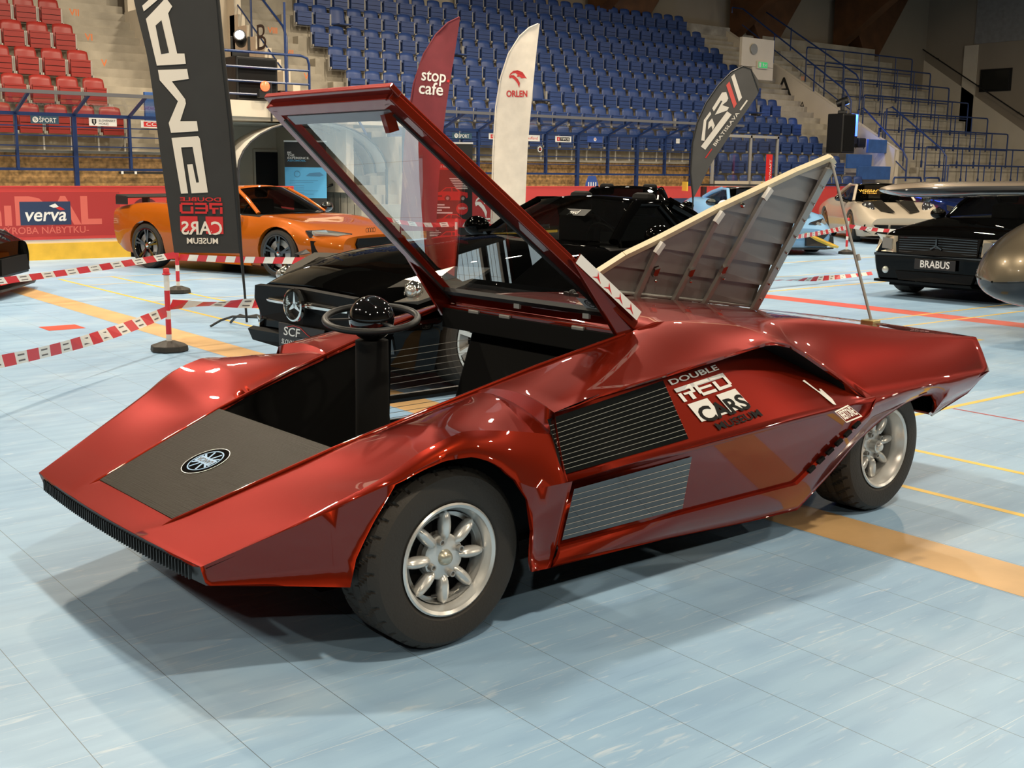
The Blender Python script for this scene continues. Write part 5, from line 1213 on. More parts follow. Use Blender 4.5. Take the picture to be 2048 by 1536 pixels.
coupe('', 'dark blue coupe glimpsed beyond the greige striped car', (27.2, 15.4, 0), 49, paint_('deep_blue_car_paint', (.006, .016, .085), .3), 1.28)
t = coupe('', 'black car nose with carbon splitter cut by the left picture edge', (3.82, 14.25, 0), 147, KBL, 1.25)
for s in (-1, 1):
    patch(t, 'front_splitter', [(-.10, 0, .10), (-.08, s*.6, .10), (.0, s*.92, .10), (.30, s*1.02, .10), (.30, 0, .10)], BLK, .025, push=0)
    patch(t, 'canard', [(.20, s*.88, .42), (.42, s*.98, .36), (.30, s*1.06, .36), (.12, s*.96, .40)], BLK, .014)
    patch(t, 'splitter_stripe', [(-.06, s*.2, .15), (-.04, s*.55, .15), (-.03, s*.55, .17), (-.05, s*.2, .17)], REDP, .02)
# ------------------------------------------------------------------ flying car at the right edge
t = thing('flying_car', 'bronze grey flying car with a rounded nose pod and a long dark-edged wing at right', 'flying car', (9.95, 5.55, 0), math.radians(-17))
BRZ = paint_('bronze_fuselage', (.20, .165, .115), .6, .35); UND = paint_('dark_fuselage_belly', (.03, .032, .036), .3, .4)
def nose(u): return math.sqrt(max(0, 1-(1-min(u/1.5, 1))**2))
rows, rl = [], []
for i in range(26):
    u = 3.6*(i/25)**1.6; k = nose(u)**.8 if u > 0 else 0.0
    k = max(k, .02); zc = .60+.03*u; r = []
    for j in range(33):
        a = 2*PI*j/32; s_ = math.sin(a); r.append((u, .70*k*math.cos(a)*(1 if s_ > 0 else 1), zc+(.58*s_*(1+.1*u) if s_ > 0 else .40*s_)*k-.06*(1-k)))
    rows.append(r)
mb = MB()
for i in range(25):
    for j in range(32):
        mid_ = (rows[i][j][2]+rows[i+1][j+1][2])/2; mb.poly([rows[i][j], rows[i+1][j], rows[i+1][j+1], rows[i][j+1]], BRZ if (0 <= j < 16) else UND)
mb.build('fuselage', None, t, smooth=60)
mb = MB(); mb.tube([rows[i][0] for i in range(1, 25)], .008, 6, BLK); mb.tube([rows[i][16] for i in range(1, 25)], .008, 6, BLK)
mb.build('belt_seam', None, t)
mb = MB(); mb.tube([tuple(V(rows[i][5 if i > 13 else 9-int((i-8)*.6)])*1.0) for i in range(8, 25)], .008, 6, BLK); mb.build('bonnet_seam', None, t)
mb = MB(); mb.grid([[tuple(V(rows[i][j])+V((0, 0, .012))) for j in range(5, 12)] for i in range(17, 26)], CGD); mb.build('canopy_glass', None, t, smooth=60)
for s in (-1, 1):
    w = rimwheel('wheel', (1.2, -s*.42, .25), .25, .16, .18, ALU, 5, t, s)
mb = MB(); mb.box((.9, -.38, .2), (1.5, .38, .45), UND); mb.build('undercarriage', None, t, bevel=.05)
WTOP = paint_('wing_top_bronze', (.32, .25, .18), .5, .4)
t2 = MB(); pr = []
for k in range(24):
    a = 2*PI*k/24; pr.append((math.cos(a), math.sin(a)))
rows = []
for i in range(15):
    x = 4.6*(i/14)**1.5-.62; e = math.sqrt(max(0, 1-(1-min((x+.62)/.5, 1))**2)); e = max(e, .03); ch = .42*e
    rows.append([(x, .75+ch*c, 1.355+.012*x+(.075 if s_ > 0 else .075)*e*s_) for c, s_ in pr])
mb = MB()
for i in range(14):
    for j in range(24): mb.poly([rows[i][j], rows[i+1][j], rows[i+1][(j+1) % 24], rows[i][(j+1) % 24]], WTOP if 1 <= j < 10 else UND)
mb.poly(rows[-1], UND); mb.build('wing', None, t, smooth=60)
mb = MB(); mb.tube([(2.6, .7, 1.3), (2.7, .35, 1.05)], .08, 10, UND); mb.build('wing_root', None, t)
# ================================================================== FLAGS, BANNERS, BARRIERS
def cloth(name, col, sheen=.05): return mat(name, col, .7, var=.08, vscale=5, sheen=sheen)
def flagmap(base, right, yaw=0, wav=.035, freq=7):
    """local x (metres to the right), z up -> world relative to base, with a soft wave in depth"""
    r = V((right[0], right[1], 0)).normalized(); n = r.cross(V((0, 0, 1)))
    return lambda x, z, h=0: r*x+V((0, 0, z))+n*(wav*math.sin(freq*x+1.3*z)*.8+wav*.6*math.sin(2.1*z+3*x)+h)
def flag_mesh(mb, fn, left, right, m, nz=40, nx=8):
    """left/right edges: tables z->x"""
    z0 = max(left[0][0], right[0][0]); z1 = min(left[-1][0], right[-1][0]); rows = []
    for i in range(nz+1):
        z = z0+(z1-z0)*i/nz; a, b = stab(left, z), stab(right, z)
        rows.append([fn(lerp(a, b, j/nx), z) for j in range(nx+1)])
    mb.grid(rows, m)
RGT = (.783, -.621)                                       # left to right across the hall as the banners face
DKF = cloth('charcoal_flag_cloth', (.026, .025, .024)); MARF = cloth('maroon_flag_cloth', (.19, .022, .032)); WHF = cloth('white_flag_cloth', (.78, .70, .60)); GRF = cloth('dark_grey_flag_cloth', (.075, .07, .065))
IVO = mat('ivory_print', (.80, .72, .62), .6)
# --- tall black feather flag seen from behind (mirrored lettering)
t = thing('feather_flag', 'tall black feather flag with mirrored white letters and red emblem on a black cross foot', 'flag', (4.81, 10.12, 0))
fm = flagmap((0, 0), RGT, wav=.018, freq=8)
lf = [(.70, -.66), (1.6, -.745), (2.4, -.82), (2.97, -.93), (3.6, -1.02)]; rg = [(.66, -.035), (1.2, -.05), (1.88, -.095), (2.45, -.145), (2.97, -.175), (3.6, -.30)]
mb = MB(); flag_mesh(mb, fm, lf, rg, DKF); fl_ = mb.build('flag_cloth', None, t, smooth=60)
ff = lambda x, z, h=0: fm(x, z, .006+h)
mb = MB()
px2 = lambda px, py: ((px-494)/213.-0.0, 2.98-(py*2.28/510.))
def poly_px(P_): shape(mb, ff, [px2(270+x*.3387, y*.3387) for x, y in P_], IVO, .002, 4)
poly_px([(122, 40), (185, -20), (235, -20), (130, 72)])
shape(mb, ff, [px2(270+x*.3387, y*.3387) for x, y in [(140, 115), (255, -10), (290, 40), (265, 80), (308, 312), (350, 312), (356, 372), (192, 385)]], IVO, .002, 4)
shape(mb, ff, [px2(270+x*.3387, y*.3387) for x, y in [(192, 152), (226, 120), (262, 308), (218, 318)]], DKF, .004, 3)
shape(mb, ff, [px2(270+x*.3387, y*.3387) for x, y in [(197, 410), (362, 402), (370, 460), (272, 475), (345, 580), (348, 605), (312, 710), (408, 708), (414, 768), (258, 780), (247, 722), (303, 592), (205, 470)]], IVO, .002, 4)
shape(mb, ff, [px2(270+x*.3387, y*.3387) for x, y in [(260, 810), (412, 797), (422, 812), (458, 1135), (362, 1142), (343, 968), (374, 965), (392, 1077), (408, 1075), (378, 862), (312, 866), (342, 1142), (302, 1144)]], IVO, .002, 4)
mb.build('letters', None, fl_, recalc=False, merge=False)
mb = MB(); mirf = lambda x, y, h=0: ff(-.39-x, 1.01+y, .002+h)
for i, c in enumerate('RED'): block(mb, mirf, GL[c], -.20+.137*i, .055, .125, .10, REDP)
letter(mb, 'DOUBLE', mirf, 0, .185, .05, REDP, .02, h=0, width=.38)
rect(mb, mirf, -.20, -.13, -.035, .03, REDP, 0); rect(mb, mirf, .04, -.11, .20, .03, REDP, 0)
letter(mb, 'CARS', mirf, .0, -.085, .17, IVO, .02, h=.002, width=.38); letter(mb, 'MUSEUM', mirf, .0, -.20, .075, IVO, .02, h=.002, width=.29)
mb.build('emblem', None, fl_, recalc=False, merge=False)
mb = MB(); mb.tube([fm(0, .05), fm(-.01, .35), fm(-.03, .7), fm(-.05, 1.2), fm(-.09, 1.88), fm(-.14, 2.45), fm(-.17, 2.97), fm(-.29, 3.6)], [.012, .012, .016, .022, .022, .02, .018, .014], 8, BLK); mb.build('pole', None, t, smooth=50)
mb = MB()
for a in (.35, 2.6, -1.15, 1.6): mb.tube([(0, 0, .10), (.13*math.cos(a), .13*math.sin(a), .105), (.24*math.cos(a), .24*math.sin(a), .07), (.34*math.cos(a), .34*math.sin(a), .012)], .012, 6, BLK)
mb.build('cross_foot', None, t, smooth=50)
# --- maroon and white feather flags by the boards
def tall_flag(name, base, m, label, lean, deco):
    t = thing('feather_flag', label, 'flag', base); f = flagmap((0, 0), RGT, wav=.02, freq=9)
    l = [(.45, 0), (1.9, .12*lean), (2.8, .22*lean), (3.3, .36*lean), (3.7, .62*lean), (3.95, .95*lean), (4.1, 1.30*lean)]
    return t, f
t = thing('feather_flag', 'maroon feather flag with white lettering beside the red boards', 'flag', (11.6, 17.9, 0))
f = flagmap((0, 0), RGT, wav=.03, freq=8)
mb = MB(); flag_mesh(mb, f, [(.4, .0), (1.9, .07), (2.4, .13), (3.0, .24), (3.5, .42), (3.85, .64), (4.05, .85), (4.14, 1.04)], [(.4, .62), (1.2, .67), (2.2, .76), (3.0, .87), (3.6, .97), (4.14, 1.055)], MARF); fc_ = mb.build('flag_cloth', None, t, smooth=60)
mb = MB(); f2_ = lambda x, z, h=0: f(.56+x, 3.0+z, -.006-h)
f2_ = lambda x, z, h=0: f(.58+x+.09*z, 3.02+z-.08*x, .008+h)
letter(mb, 'stop', f2_, 0, .11, .30, WHT, .012, h=0, width=.43); letter(mb, 'cafe', f2_, -.03, -.12, .30, WHT, .012, h=0, width=.43); disc(mb, f2_, .26, .05, .025, REDP, 0, 12)
mb.build('letters', None, fc_, recalc=False, merge=False)
mb = MB(); mb.tube([f(x, z) for z, x in [(0.0, -.03), (.4, -.02), (1.9, .06), (2.4, .12), (3.0, .23), (3.5, .41), (3.85, .63), (4.05, .84), (4.14, 1.04)]], .014, 6, MARF); mb.build('pole', None, t, smooth=50)
mb = MB(); mb.lathe([(0, 0), (.25, 0), (.24, .05), (.05, .09), (.03, .16), (0, .16)], 20, BLK); mb.build('foot', None, t, smooth=40)
t = thing('feather_flag', 'white feather flag with a red eagle head and red lettering', 'flag', (12.75, 16.7, 0))
f = flagmap((0, 0), RGT, wav=.02, freq=8); 
mb = MB(); flag_mesh(mb, f, [(.4, .0), (1.9, .03), (2.6, .07), (3.1, .15), (3.5, .28), (3.8, .47), (3.95, .63), (4.02, .78)], [(.4, .58), (1.8, .62), (2.8, .69), (3.5, .75), (4.02, .805)], WHF); fc_ = mb.build('flag_cloth', None, t, smooth=60)
mb = MB(); f2_ = lambda x, z, h=0: f(.42+x, 2.95+z, .008+h)
ORR = mat('eagle_red', (.55, .03, .03), .6); hawk(mb, f2_, 0, .14, .31, ORR, 0); letter(mb, 'ORLEN', f2_, .0, -.13, .15, ORR, .03, h=0, width=.37); mb.build('letters', None, fc_, recalc=False, merge=False)
mb = MB(); mb.tube([f(x, z) for z, x in [(.0, -.02), (.4, -.02), (1.9, .01), (2.6, .05), (3.1, .13), (3.5, .265), (3.8, .455), (3.95, .62), (4.02, .78)]], .013, 6, WHF); mb.build('pole', None, t, smooth=50)
mb = MB(); mb.lathe([(0, 0), (.25, 0), (.24, .05), (.05, .09), (.03, .16), (0, .16)], 20, BLK); mb.build('foot', None, t, smooth=40)
# --- dark teardrop flag
t = thing('teardrop_flag', 'dark grey teardrop flag with white and red lettering leaning right', 'flag', (13.32, 12.42, 0))
f = flagmap((0, 0), RGT, wav=.015, freq=6); out = []
PXT = [(1383, 400), (1376, 345), (1378, 290), (1386, 250), (1402, 212), (1424, 178), (1448, 152), (1470, 141), (1486, 146), (1500, 165), (1503, 188), (1488, 215), (1462, 255), (1438, 295), (1414, 335), (1398, 370)]
tx = lambda px, py: ((px-1380)*18/2320., 1.09+(400-py)*18.0/2320*.985)
from mathutils.geometry import tessellate_polygon
mb = MB(); LP = [tx(*p) for p in PXT[0:9]]; RP = [tx(*p) for p in [PXT[0]]+PXT[:8:-1]]
def edge(L, t):
    k = t*(len(L)-1); i = min(int(k), len(L)-2); g_ = k-i; p0, p1, p2, p3 = [V(L[max(0, min(len(L)-1, i+d))]) for d in (-1, 0, 1, 2)]
    return .5*(2*p1+(p2-p0)*g_+(2*p0-5*p1+4*p2-p3)*g_*g_+(3*p1-p0-3*p2+p3)*g_**3)
rows = []
for i in range(33):
    a, b = edge(LP, i/32), edge(RP, i/32); rows.append([f(*a.lerp(b, j/8)) for j in range(9)])
mb.grid(rows, GRF); fc_ = mb.build('flag_cloth', None, t, smooth=60)
mb = MB(); g = lambda px, py, h=0: f(*tx(px, py), .006+h)
def pq(P_, m): shape(mb, lambda x, y, h: g(x, y, h), [(1360+x*.1465, 60+y*.1465) for x, y in P_], m, 0, 3)
pq([(600, 690), (640, 650), (755, 960), (715, 1015)], IVO); pq([(540, 800), (580, 750), (690, 1045), (655, 1100)], mat('coral_print', (.72, .10, .08), .6))
pq([(370, 1105), (490, 895), (545, 890), (575, 970), (560, 1010), (500, 1060), (590, 1090), (570, 1130), (410, 1190), (500, 1010), (480, 1000), (395, 1145)], IVO)
pq([(240, 1530), (265, 1260), (345, 1145), (360, 1180), (300, 1270), (285, 1536)], IVO); pq([(330, 1290), (375, 1235), (415, 1330), (390, 1395), (370, 1335), (325, 1385)], IVO)
ca_, sa_ = math.cos(-1.02), math.sin(-1.02)
def alongf(px0, py0, ang):
    c, s = math.cos(ang), math.sin(ang); return lambda x, y, h=0: g(px0+c*x+s*y, py0-s*x*-1*-1+c*-y if 0 else py0-(s*x+c*-y*-1), h)
def al(px0, py0, ang):
    c, s = math.cos(ang), math.sin(ang); return lambda x, y, h=0: g(px0+c*x-s*y, py0-(s*x+c*y), h)
fa = al(1424, 265, math.radians(55)); rect(mb, fa, -42, -5, 42, 6, IVO, 0); letter(mb, 'CARS', fa, 0, 0, 12, BLK, .01, h=.002, width=72)
fa = al(1443, 262, math.radians(56)); letter(mb, 'BRATISLAVA', fa, 0, 0, 9, IVO, .01, h=0, width=78)
rect(mb, fa, 45, -1.5, 68, 1.5, IVO, 0); rect(mb, fa, -68, -1, -46, 1, REDP, 0); mb.build('letters', None, fc_, recalc=False, merge=False)
mb = MB(); mb.tube([f(0.02, 0), f(.025, .5)]+[f(*p) for p in LP]+[f(*tx(1503, 188))], .012, 6, BLK); mb.build('pole', None, t, smooth=50)
mb = MB(); mb.box((-.3, -.04, 0), (.3, .04, .03), BLK); mb.box((-.04, -.3, 0), (.04, .3, .03), BLK); mb.build('cross_foot', None, t)
# --- roll-up banners
def rollup(base, ang, w, h, label, bgm, deco):
    t = thing('roll_up_banner', label, 'banner', base, ang)
    mb = MB(); mb.box((-w/2, -.006, .09), (w/2, 0, h), bgm); f_ = frame((0, -.008, 0), (1, 0, 0), (0, 0, 1)); deco(mb, f_); mb.build('printed_panel', None, t, recalc=False, merge=False)
    mb = MB(); mb.box((-w/2-.02, -.1, 0), (w/2+.02, .1, .09), STEEL); mb.build('base_case', None, t, bevel=.01)
    mb = MB(); mb.box((-w/2-.01, -.012, h-.005), (w/2+.01, .012, h+.025), WHT); mb.build('top_bar', None, t)
    mb = MB(); mb.tube([(0, .02, .05), (0, .02, h)], .01, 6, STEEL); mb.build('support_pole', None, t); return t
SKY = mat('sky_blue_print', (.09, .38, .66), .5); PRNB = mat('print_black', (.016, .016, .016), .5); GRT = mat('dim_blue_print', (.06, .2, .36), .5)
def dA(mb, f):
    rect(mb, f, -.44, 1.52, .44, 2.04, PRNB, 0); rect(mb, f, -.44, .88, .44, 1.52, SKY, 0); rect(mb, f, -.44, .5, .44, .88, PRNB, 0)
    for i, s in enumerate(('BE.', 'THE.', 'EXPERIENCE.')): letter(mb, s, f, -.38, 1.82-.055*i, .06, WHT, .012, h=.002, align='LEFT', sx=1.35)
    letter(mb, 'AEROMOBIL', f, -.38, 1.655, .055, SKY, .002, h=.002, align='LEFT', sx=1.3)
    disc(mb, f, -.18, 1.38, .07, GRT, .002, 16, .055); shape(mb, f, [(.0, 1.34), (.08, 1.40), (.3, 1.42), (.38, 1.36), (.3, 1.33)], GRT, .002)
    for i in range(9): rect(mb, f, -.34, 1.24-.035*i, -.34+rnd.choice((.3, .5, .6, .12)), 1.246-.035*i, GRT, .002)
rollup((12.05, 22.3, 0), math.radians(-38), .88, 2.05, 'black and sky blue roll-up banner behind the orange car', PRNB, dA)
def redcar(mb, f, x, y, s, flip=1):
    P_ = lambda L: [(x+flip*a*s, y+b*s) for a, b in L]
    shape(mb, f, P_([(-1, .0), (-.98, .22), (-.5, .34), (-.2, .58), (.3, .6), (.62, .36), (1, .3), (1.02, .04), (.7, -.12), (-.6, -.14)]), REDP, .002)
    shape(mb, f, P_([(-.42, .36), (-.17, .53), (.1, .54), (.12, .36)]), PRNB, .004); shape(mb, f, P_([(.17, .36), (.16, .54), (.28, .54), (.5, .36)]), PRNB, .004)
    for cx_ in (-.1, .75): disc(mb, f, x+flip*cx_*s, y-.02*s, .17*s, PRNB, .004, 16); disc(mb, f, x+flip*cx_*s, y-.02*s, .09*s, STEEL, .005, 12)
    rect(mb, f, x-.92*s, y+.06*s, x-.4*s, y+.14*s, PRNB, .004)
def dB(mb, f):
    letter(mb, 'SLOVAK', f, .05, 1.80, .07, WHT, .01, h=.002, width=.3); letter(mb, 'CAR FESTIVAL', f, .05, 1.68, .07, WHT, .01, h=.002, width=.62); rect(mb, f, -.35, 1.50, .35, 1.60, REDP, .002); letter(mb, 'DOUBLE RED CARS MUSEUM', f, 0, 1.555, .05, WHT, .002, h=.003, width=.66); letter(mb, '2025', f, .22, 1.46, .08, WHT, .008, h=.002)
    for i in range(7): rect(mb, f, .0+.02*i, 1.33-.03*i, .34, 1.345-.03*i, WHT, .002)
    redcar(mb, f, 0, .98, .34)
    for i, w_ in enumerate((.25, .35, .2, .4)): rect(mb, f, -.34, .84-.05*i, -.34+w_, .865-.05*i, WHT, .002)
    disc(mb, f, .24, .78, .11, REDP, .002); letter(mb, '1600+', f, .24, .79, .07, WHT, .004, h=.003)
    redcar(mb, f, .08, .48, .34, -1)
    for i in range(12): rect(mb, f, -.37, .60-.03*i, -.37+rnd.uniform(.1, .22), .612-.03*i, WHT, .002)
    redcar(mb, f, 0, .16, .34)
rollup((12.73, 18.0, 0), math.radians(-36), .86, 1.98, 'black roll-up banner printed with three red cars', PRNB, dB)
# --- barrier posts and striped tape
TR, TW = mat('red_tape_plastic', (.62, .03, .04), .4), mat('white_tape_plastic', (.80, .76, .70), .4)
def post(base, label, cap=True):
    t = thing('barrier_post', label, 'barrier post', base, rnd.random())
    mb = MB(); pr = [(.0, .0), (.15, 0), (.155, .012), (.15, .05), (.05, .085), (.0, .085)]; mb.lathe(pr, 8, RUB); mb.build('rubber_foot', None, t, bevel=.006)
    z = .08
    mb = MB()
    for i, (a, b_) in enumerate(((.08, .14), (.14, .265), (.265, .335), (.335, .50), (.50, .63))): mb.lathe([(.0225, a), (.0225, b_)], 16, (TW, TR)[i % 2])
    mb.build('striped_tube', None, t, smooth=50)
    mb = MB(); mb.lathe([(.026, .625), (.034, .63), (.034, .637), (.026, .64), (.025, .675), (.018, .682), (0, .682)], 16, TR)
    ring = [(.045+.016*math.cos(a), 0, .615+.02*math.sin(a)) for a in [2*PI*k/12 for k in range(12)]]; mb.tube(ring, .004, 5, TR, closed=True); mb.build('top_cap', None, t, smooth=50)
    return t
post((3.65, 9.14, 0), 'red and white barrier post nearest the black cross foot of the flag')
post((5.5, 13.42, 0), 'red and white barrier post under the black feather flag in front of the orange car')
post((18.76, 13.45, 0), 'red and white barrier post between the light blue and grey cars')
post((11.6, 16.2, 0), 'red and white barrier post seen through the raised windscreen')
PRK = mat('tape_print', (.12, .10, .10), .5)
def tape(p, q, sag, label, w=.075, twist=0, n=None):
    p, q = V(p), V(q); Ld = (q-p).length; n = n or max(6, int(Ld/.13)); mb = MB(); rows = []
    up = V((0, 0, 1)); side = (q-p).cross(up).normalized()
    for i in range(n+1):
        t = i/n; c = p.lerp(q, t); c.z -= sag*4*t*(1-t); a = twist*math.sin(PI*t*1.7)+.25*math.sin(9*t); u_ = up*math.cos(a)+side*math.sin(a); sh = (q-p).normalized()*.02
        rows.append((c-u_*w/2-sh, c+u_*w/2+sh, u_))
    for i in range(n):
        a, b_ = rows[i], rows[i+1]; mb.poly([a[0], b_[0], b_[1], a[1]], (TR, TW)[i % 2])
        if i % 2:
            o = side*-.0015; f0 = lambda s_, r_: a[0].lerp(b_[0], s_).lerp(a[1].lerp(b_[1], s_), r_)+o
            mb.poly([f0(.25, .2), f0(.8, .2), f0(.8, .32), f0(.25, .32)], PRK); mb.poly([f0(.25, .66), f0(.8, .66), f0(.8, .78), f0(.25, .78)], PRK)
    o = mb.build('barrier_tape', None, None, merge=False, recalc=False); setp(o, label, 'barrier tape', 'striped barrier tapes'); return o
tape((5.48, 13.40, .46), (2.7, 13.2, .22), .03, 'striped tape running left in front of the black car front')
tape((5.52, 13.40, .43), (7.6, 9.9, .60), .05, 'striped tape stretched past the orange car sills')
tape((3.63, 9.12, .33), (1.45, 7.1, .33), .06, 'striped tape in the left foreground dropping to the picture edge', w=.085, twist=.3)
tape((3.68, 9.15, .38), (5.1, 9.3, .30), .0, 'striped tape from the near post to the black car star', w=.085, twist=.9)
tape((18.74, 13.43, .51), (14.6, 12.2, .42), .03, 'striped tape across the light blue car front', w=.08)
tape((18.78, 13.45, .53), (20.2, 13.0, .42), .03, 'striped tape across the grey striped car front', w=.07)
tape((11.8, 9.9, .12), (14.6, 10.0, .08), .03, 'slack striped tape low above the floor right of the open hatch', w=.07, twist=1.2)
tape((11.6, 16.2, .6), (10.8, 17.2, .66), .06, 'striped tape in front of the roll-up banner with red cars')
tape((11.6, 16.2, .6), (13.2, 15.9, .58), .05, 'striped tape right of the banner with red cars')
# --- stage lights and speakers
def movinghead(base, aim, label, em, es):
    t = thing('stage_light', label, 'light', base, aim)
    mb = MB(); mb.box((-.16, -.13, 0), (.16, .13, .1), BLK); mb.build('base', None, t, bevel=.015)
    for s in (-1, 1): mb = MB(); mb.box((s*.165-.025, -.05, .1), (s*.165+.025, .05, .4), BLK); mb.build('yoke_arm', None, t, bevel=.01)
    mb = MB(); mx = M.Translation((0, 0, .36)) @ M.Rotation(math.radians(70), 4, 'X'); mb.lathe([(0, -.2), (.1, -.2), (.125, -.05), (.125, .14), (.115, .16), (.09, .16)], 20, BLK, mx=mx); mb.build('head', None, t, smooth=40)
    mb = MB(); mb.lathe([(0, .155), (.1, .155)], 20, mat('lamp_lens', em, .2, emis=em, estr=es), mx=mx); mb.build('lens', None, t); return t
movinghead((10.55, 22.1, 3.66), math.radians(-30), 'glowing white moving-head stage light on the black speaker left', (.85, .92, 1), 14)
movinghead((31.15, 22.8, 3.36), math.radians(40), 'black moving-head stage light on the speaker right', (1, .92, .8), 10)
def speaker(base, w, d, h, label):
    t = thing('speaker_box', label, 'speaker', base)
    mb = MB(); mb.box((-w/2, -d/2, 0), (w/2, d/2, h), BLK); mb.build('cabinet', None, t, bevel=.03)
    mb = MB(); mb.box((-w/2+.05, -d/2-.012, .06), (w/2-.05, -d/2, h-.06), BLKM); mb.build('grille', None, t); return t
speaker((10.75, 22.1, 2.8), .9, .6, .86, 'large black speaker box on the cream platform')
speaker((31.15, 22.8, rowz(1)+.4), .66, .6, 1.2, 'black speaker box beside the right-hand stairs')
t = thing('stage_lamp', 'red glowing stage lamp hung on the blue platform rail', 'light', (10.75, 21.55, 2.86))
mb = MB(); mb.box((-.12, -.06, 0), (.12, .06, .16), BLK); mb.build('housing', None, t, bevel=.01)
mb = MB(); mb.sphere((0, -.07, .22), .10, mat('red_lamp_lens', (1, .12, .06), .2, emis=(1, .10, .03), estr=2.2), 12, sc=(1, .6, 1)); mb.build('lens', None, t, smooth=60)
mb = MB(); mb.bar((.16, .0, -.45), (.16, .0, .3), .03, .03, BLK); mb.build('clamp', None, t)
t = thing('stage_lamp', 'blue glowing stage lamp behind the right handrail', 'light', (31.95, 23.0, rowz(1)+.7))
mb = MB(); mb.box((-.2, -.1, 0), (.2, .1, .95), BLK); mb.build('housing', None, t, bevel=.02)
mb = MB(); mb.box((-.14, -.115, .25), (.16, -.10, .92), mat('blue_lamp_face', (.05, .12, 1), .3, emis=(.04, .10, 1), estr=5)); mb.build('lens', None, t)
l = bpy.data.lights.new('blue_lamp', 'POINT'); l.energy = 60; l.color = (.15, .3, 1); l.shadow_soft_size = .1; o = bpy.data.objects.new('blue_lamp', l); COL.objects.link(o); o.location = (31.9, 22.8, rowz(1)+1.6)
t = thing('floodlight', 'small black floodlight on the blue step beside the right handrail', 'light', (32.45, 23.0, rowz(1)+.6))
mb = MB(); mb.box((-.2, -.1, 0), (.2, .15, .3), BLK); mb.build('housing', None, t, bevel=.04)
mb = MB(); mb.tube([(-.22, 0, -.04), (-.22, 0, .2), (.22, 0, .2), (.22, 0, -.04)], .012, 6, BLK); mb.build('bracket', None, t)
for x0, x1, n, z, h, lb in ((8.65, 9.2, 22.35, 2.36, .55, 'blue painted step panel at the foot of the left stairs'), (30.75, 32.0, 22.2, rowz(1)-.0, .36, 'blue painted step beside the black speaker'), (30.9, 32.6, 21.9, rowz(1)-.34, .34, 'blue painted step below the black speaker'), (32.2, 33.2, 22.5, rowz(1)+.5, .35, 'blue painted step panel right of the blue lamp'), (12.97, 13.95, 22.75, 2.0, .3, 'blue painted panel under the stairs marked B')):
    mb = MB(); mb.box((x0, n, z-h*.2), (x1, n+.08, z+h), BLUEP); setp(mb.build('step_panel', None, bevel=.008), lb, 'panel')
t = thing('cable_box', 'small dark cable box with tangled leads on the cream platform edge', 'box', (11.5, 21.9, 2.8))
mb = MB(); mb.box((-.25, -.1, 0), (.12, .15, .24), mat('dark_red_box', (.05, .015, .015), .6)); mb.build('case', None, t, bevel=.01)
mb = MB()
for k in range(6): a = k*1.1; mb.tube([(.1+.05*k, -.05, .02), (.16+.06*math.cos(a)+.04*k, -.12, .16+.05*math.sin(a)), (.22+.05*k, -.04, .22-.02*k), (.3+.02*k, .0, .05)], .012, 5, BLK)
mb.build('leads', None, t)
# emergency exit board
mb = MB(); mb.box((30.0, 26.0, 4.95), (31.6, 26.1, 5.85), CREAMW); mb.box((30.55, 26.0, 4.55), (31.6, 26.1, 4.96), CREAMW); struct(mb, 'exit_panel')
mb = MB(); fE = frame((31.0, 25.93, 5.02), (1, 0, 0), (0, 0, 1)); mb.box((30.74, 25.94, 4.9), (31.26, 25.99, 5.14), CREAMW); GRNS = mat('green_exit_light', (.05, .4, .12), .4, emis=(.05, .5, .15), estr=.5)
rect(mb, fE, -.22, -.09, .22, .09, GRNS, .004); rect(mb, fE, -.2, -.07, -.1, .07, WHT, .006); shape(mb, fE, [(-.02, -.06), (.0, 0), (-.02, .03), (.02, .06), (.06, .02), (.04, -.02), (.08, -.06), (.05, -.06), (.02, -.02), (.0, -.06)], WHT, .006); shape(mb, fE, [(.1, 0), (.16, .05), (.16, -.05)], WHT, .006)
setp(mb.build('exit_sign', None, None, merge=False, recalc=False), 'small green and white emergency exit sign on a cream panel', 'sign')
mb = MB(); mx = M.Translation((30.55, 25.97, 5.5)) @ M.Rotation(PI/2, 4, 'X'); mb.lathe([(0, .02), (.17, .02), (.17, 0), (0, 0)], 24, mat('grey_grille', (.3, .3, .28), .6, .3), mx=mx); setp(mb.build('round_vent', None), 'round grey vent on the cream panel above the exit sign', 'vent')
# glass screen frames of the penalty end
for i, (x0, x1) in enumerate(((22.5, 25.0),)):
    t = thing('screen_frame', 'pale metal screen frame with glass standing behind the boards', 'frame', (x0, 20.3, 0)); w_ = x1-x0
    for x in (0, w_*.57, w_): mb = MB(); mb.box((x-.03, -.03, 1.2 if x else .9), (x+.03, .03, 2.46), STEEL); mb.build('post', None, t)
    mb = MB(); mb.box((-.03, -.03, 2.40), (w_+.03, .03, 2.47), STEEL); mb.build('top_rail', None, t)
    mb = MB(); mb.grid([[(0, 0, 1.2), (w_, 0, 1.2)], [(0, 0, 2.4), (w_, 0, 2.4)]], PANEL); mb.build('glass_pane', None, t)
mb = MB(); mb.box((23.95, 19.7, 1.1), (24.1, 19.78, 1.98), REDP); fE = frame((24.02, 19.69, 1.5), (0, 0, 1), (-1, 0, 0)); letter(mb, 'SLOVNAFT', fE, 0, 0, .1, WHT, .005, h=.002, width=.7); setp(mb.build('red_post_sign', None, None, merge=False, recalc=False), 'narrow upright red board with white lettering behind the boards', 'sign')
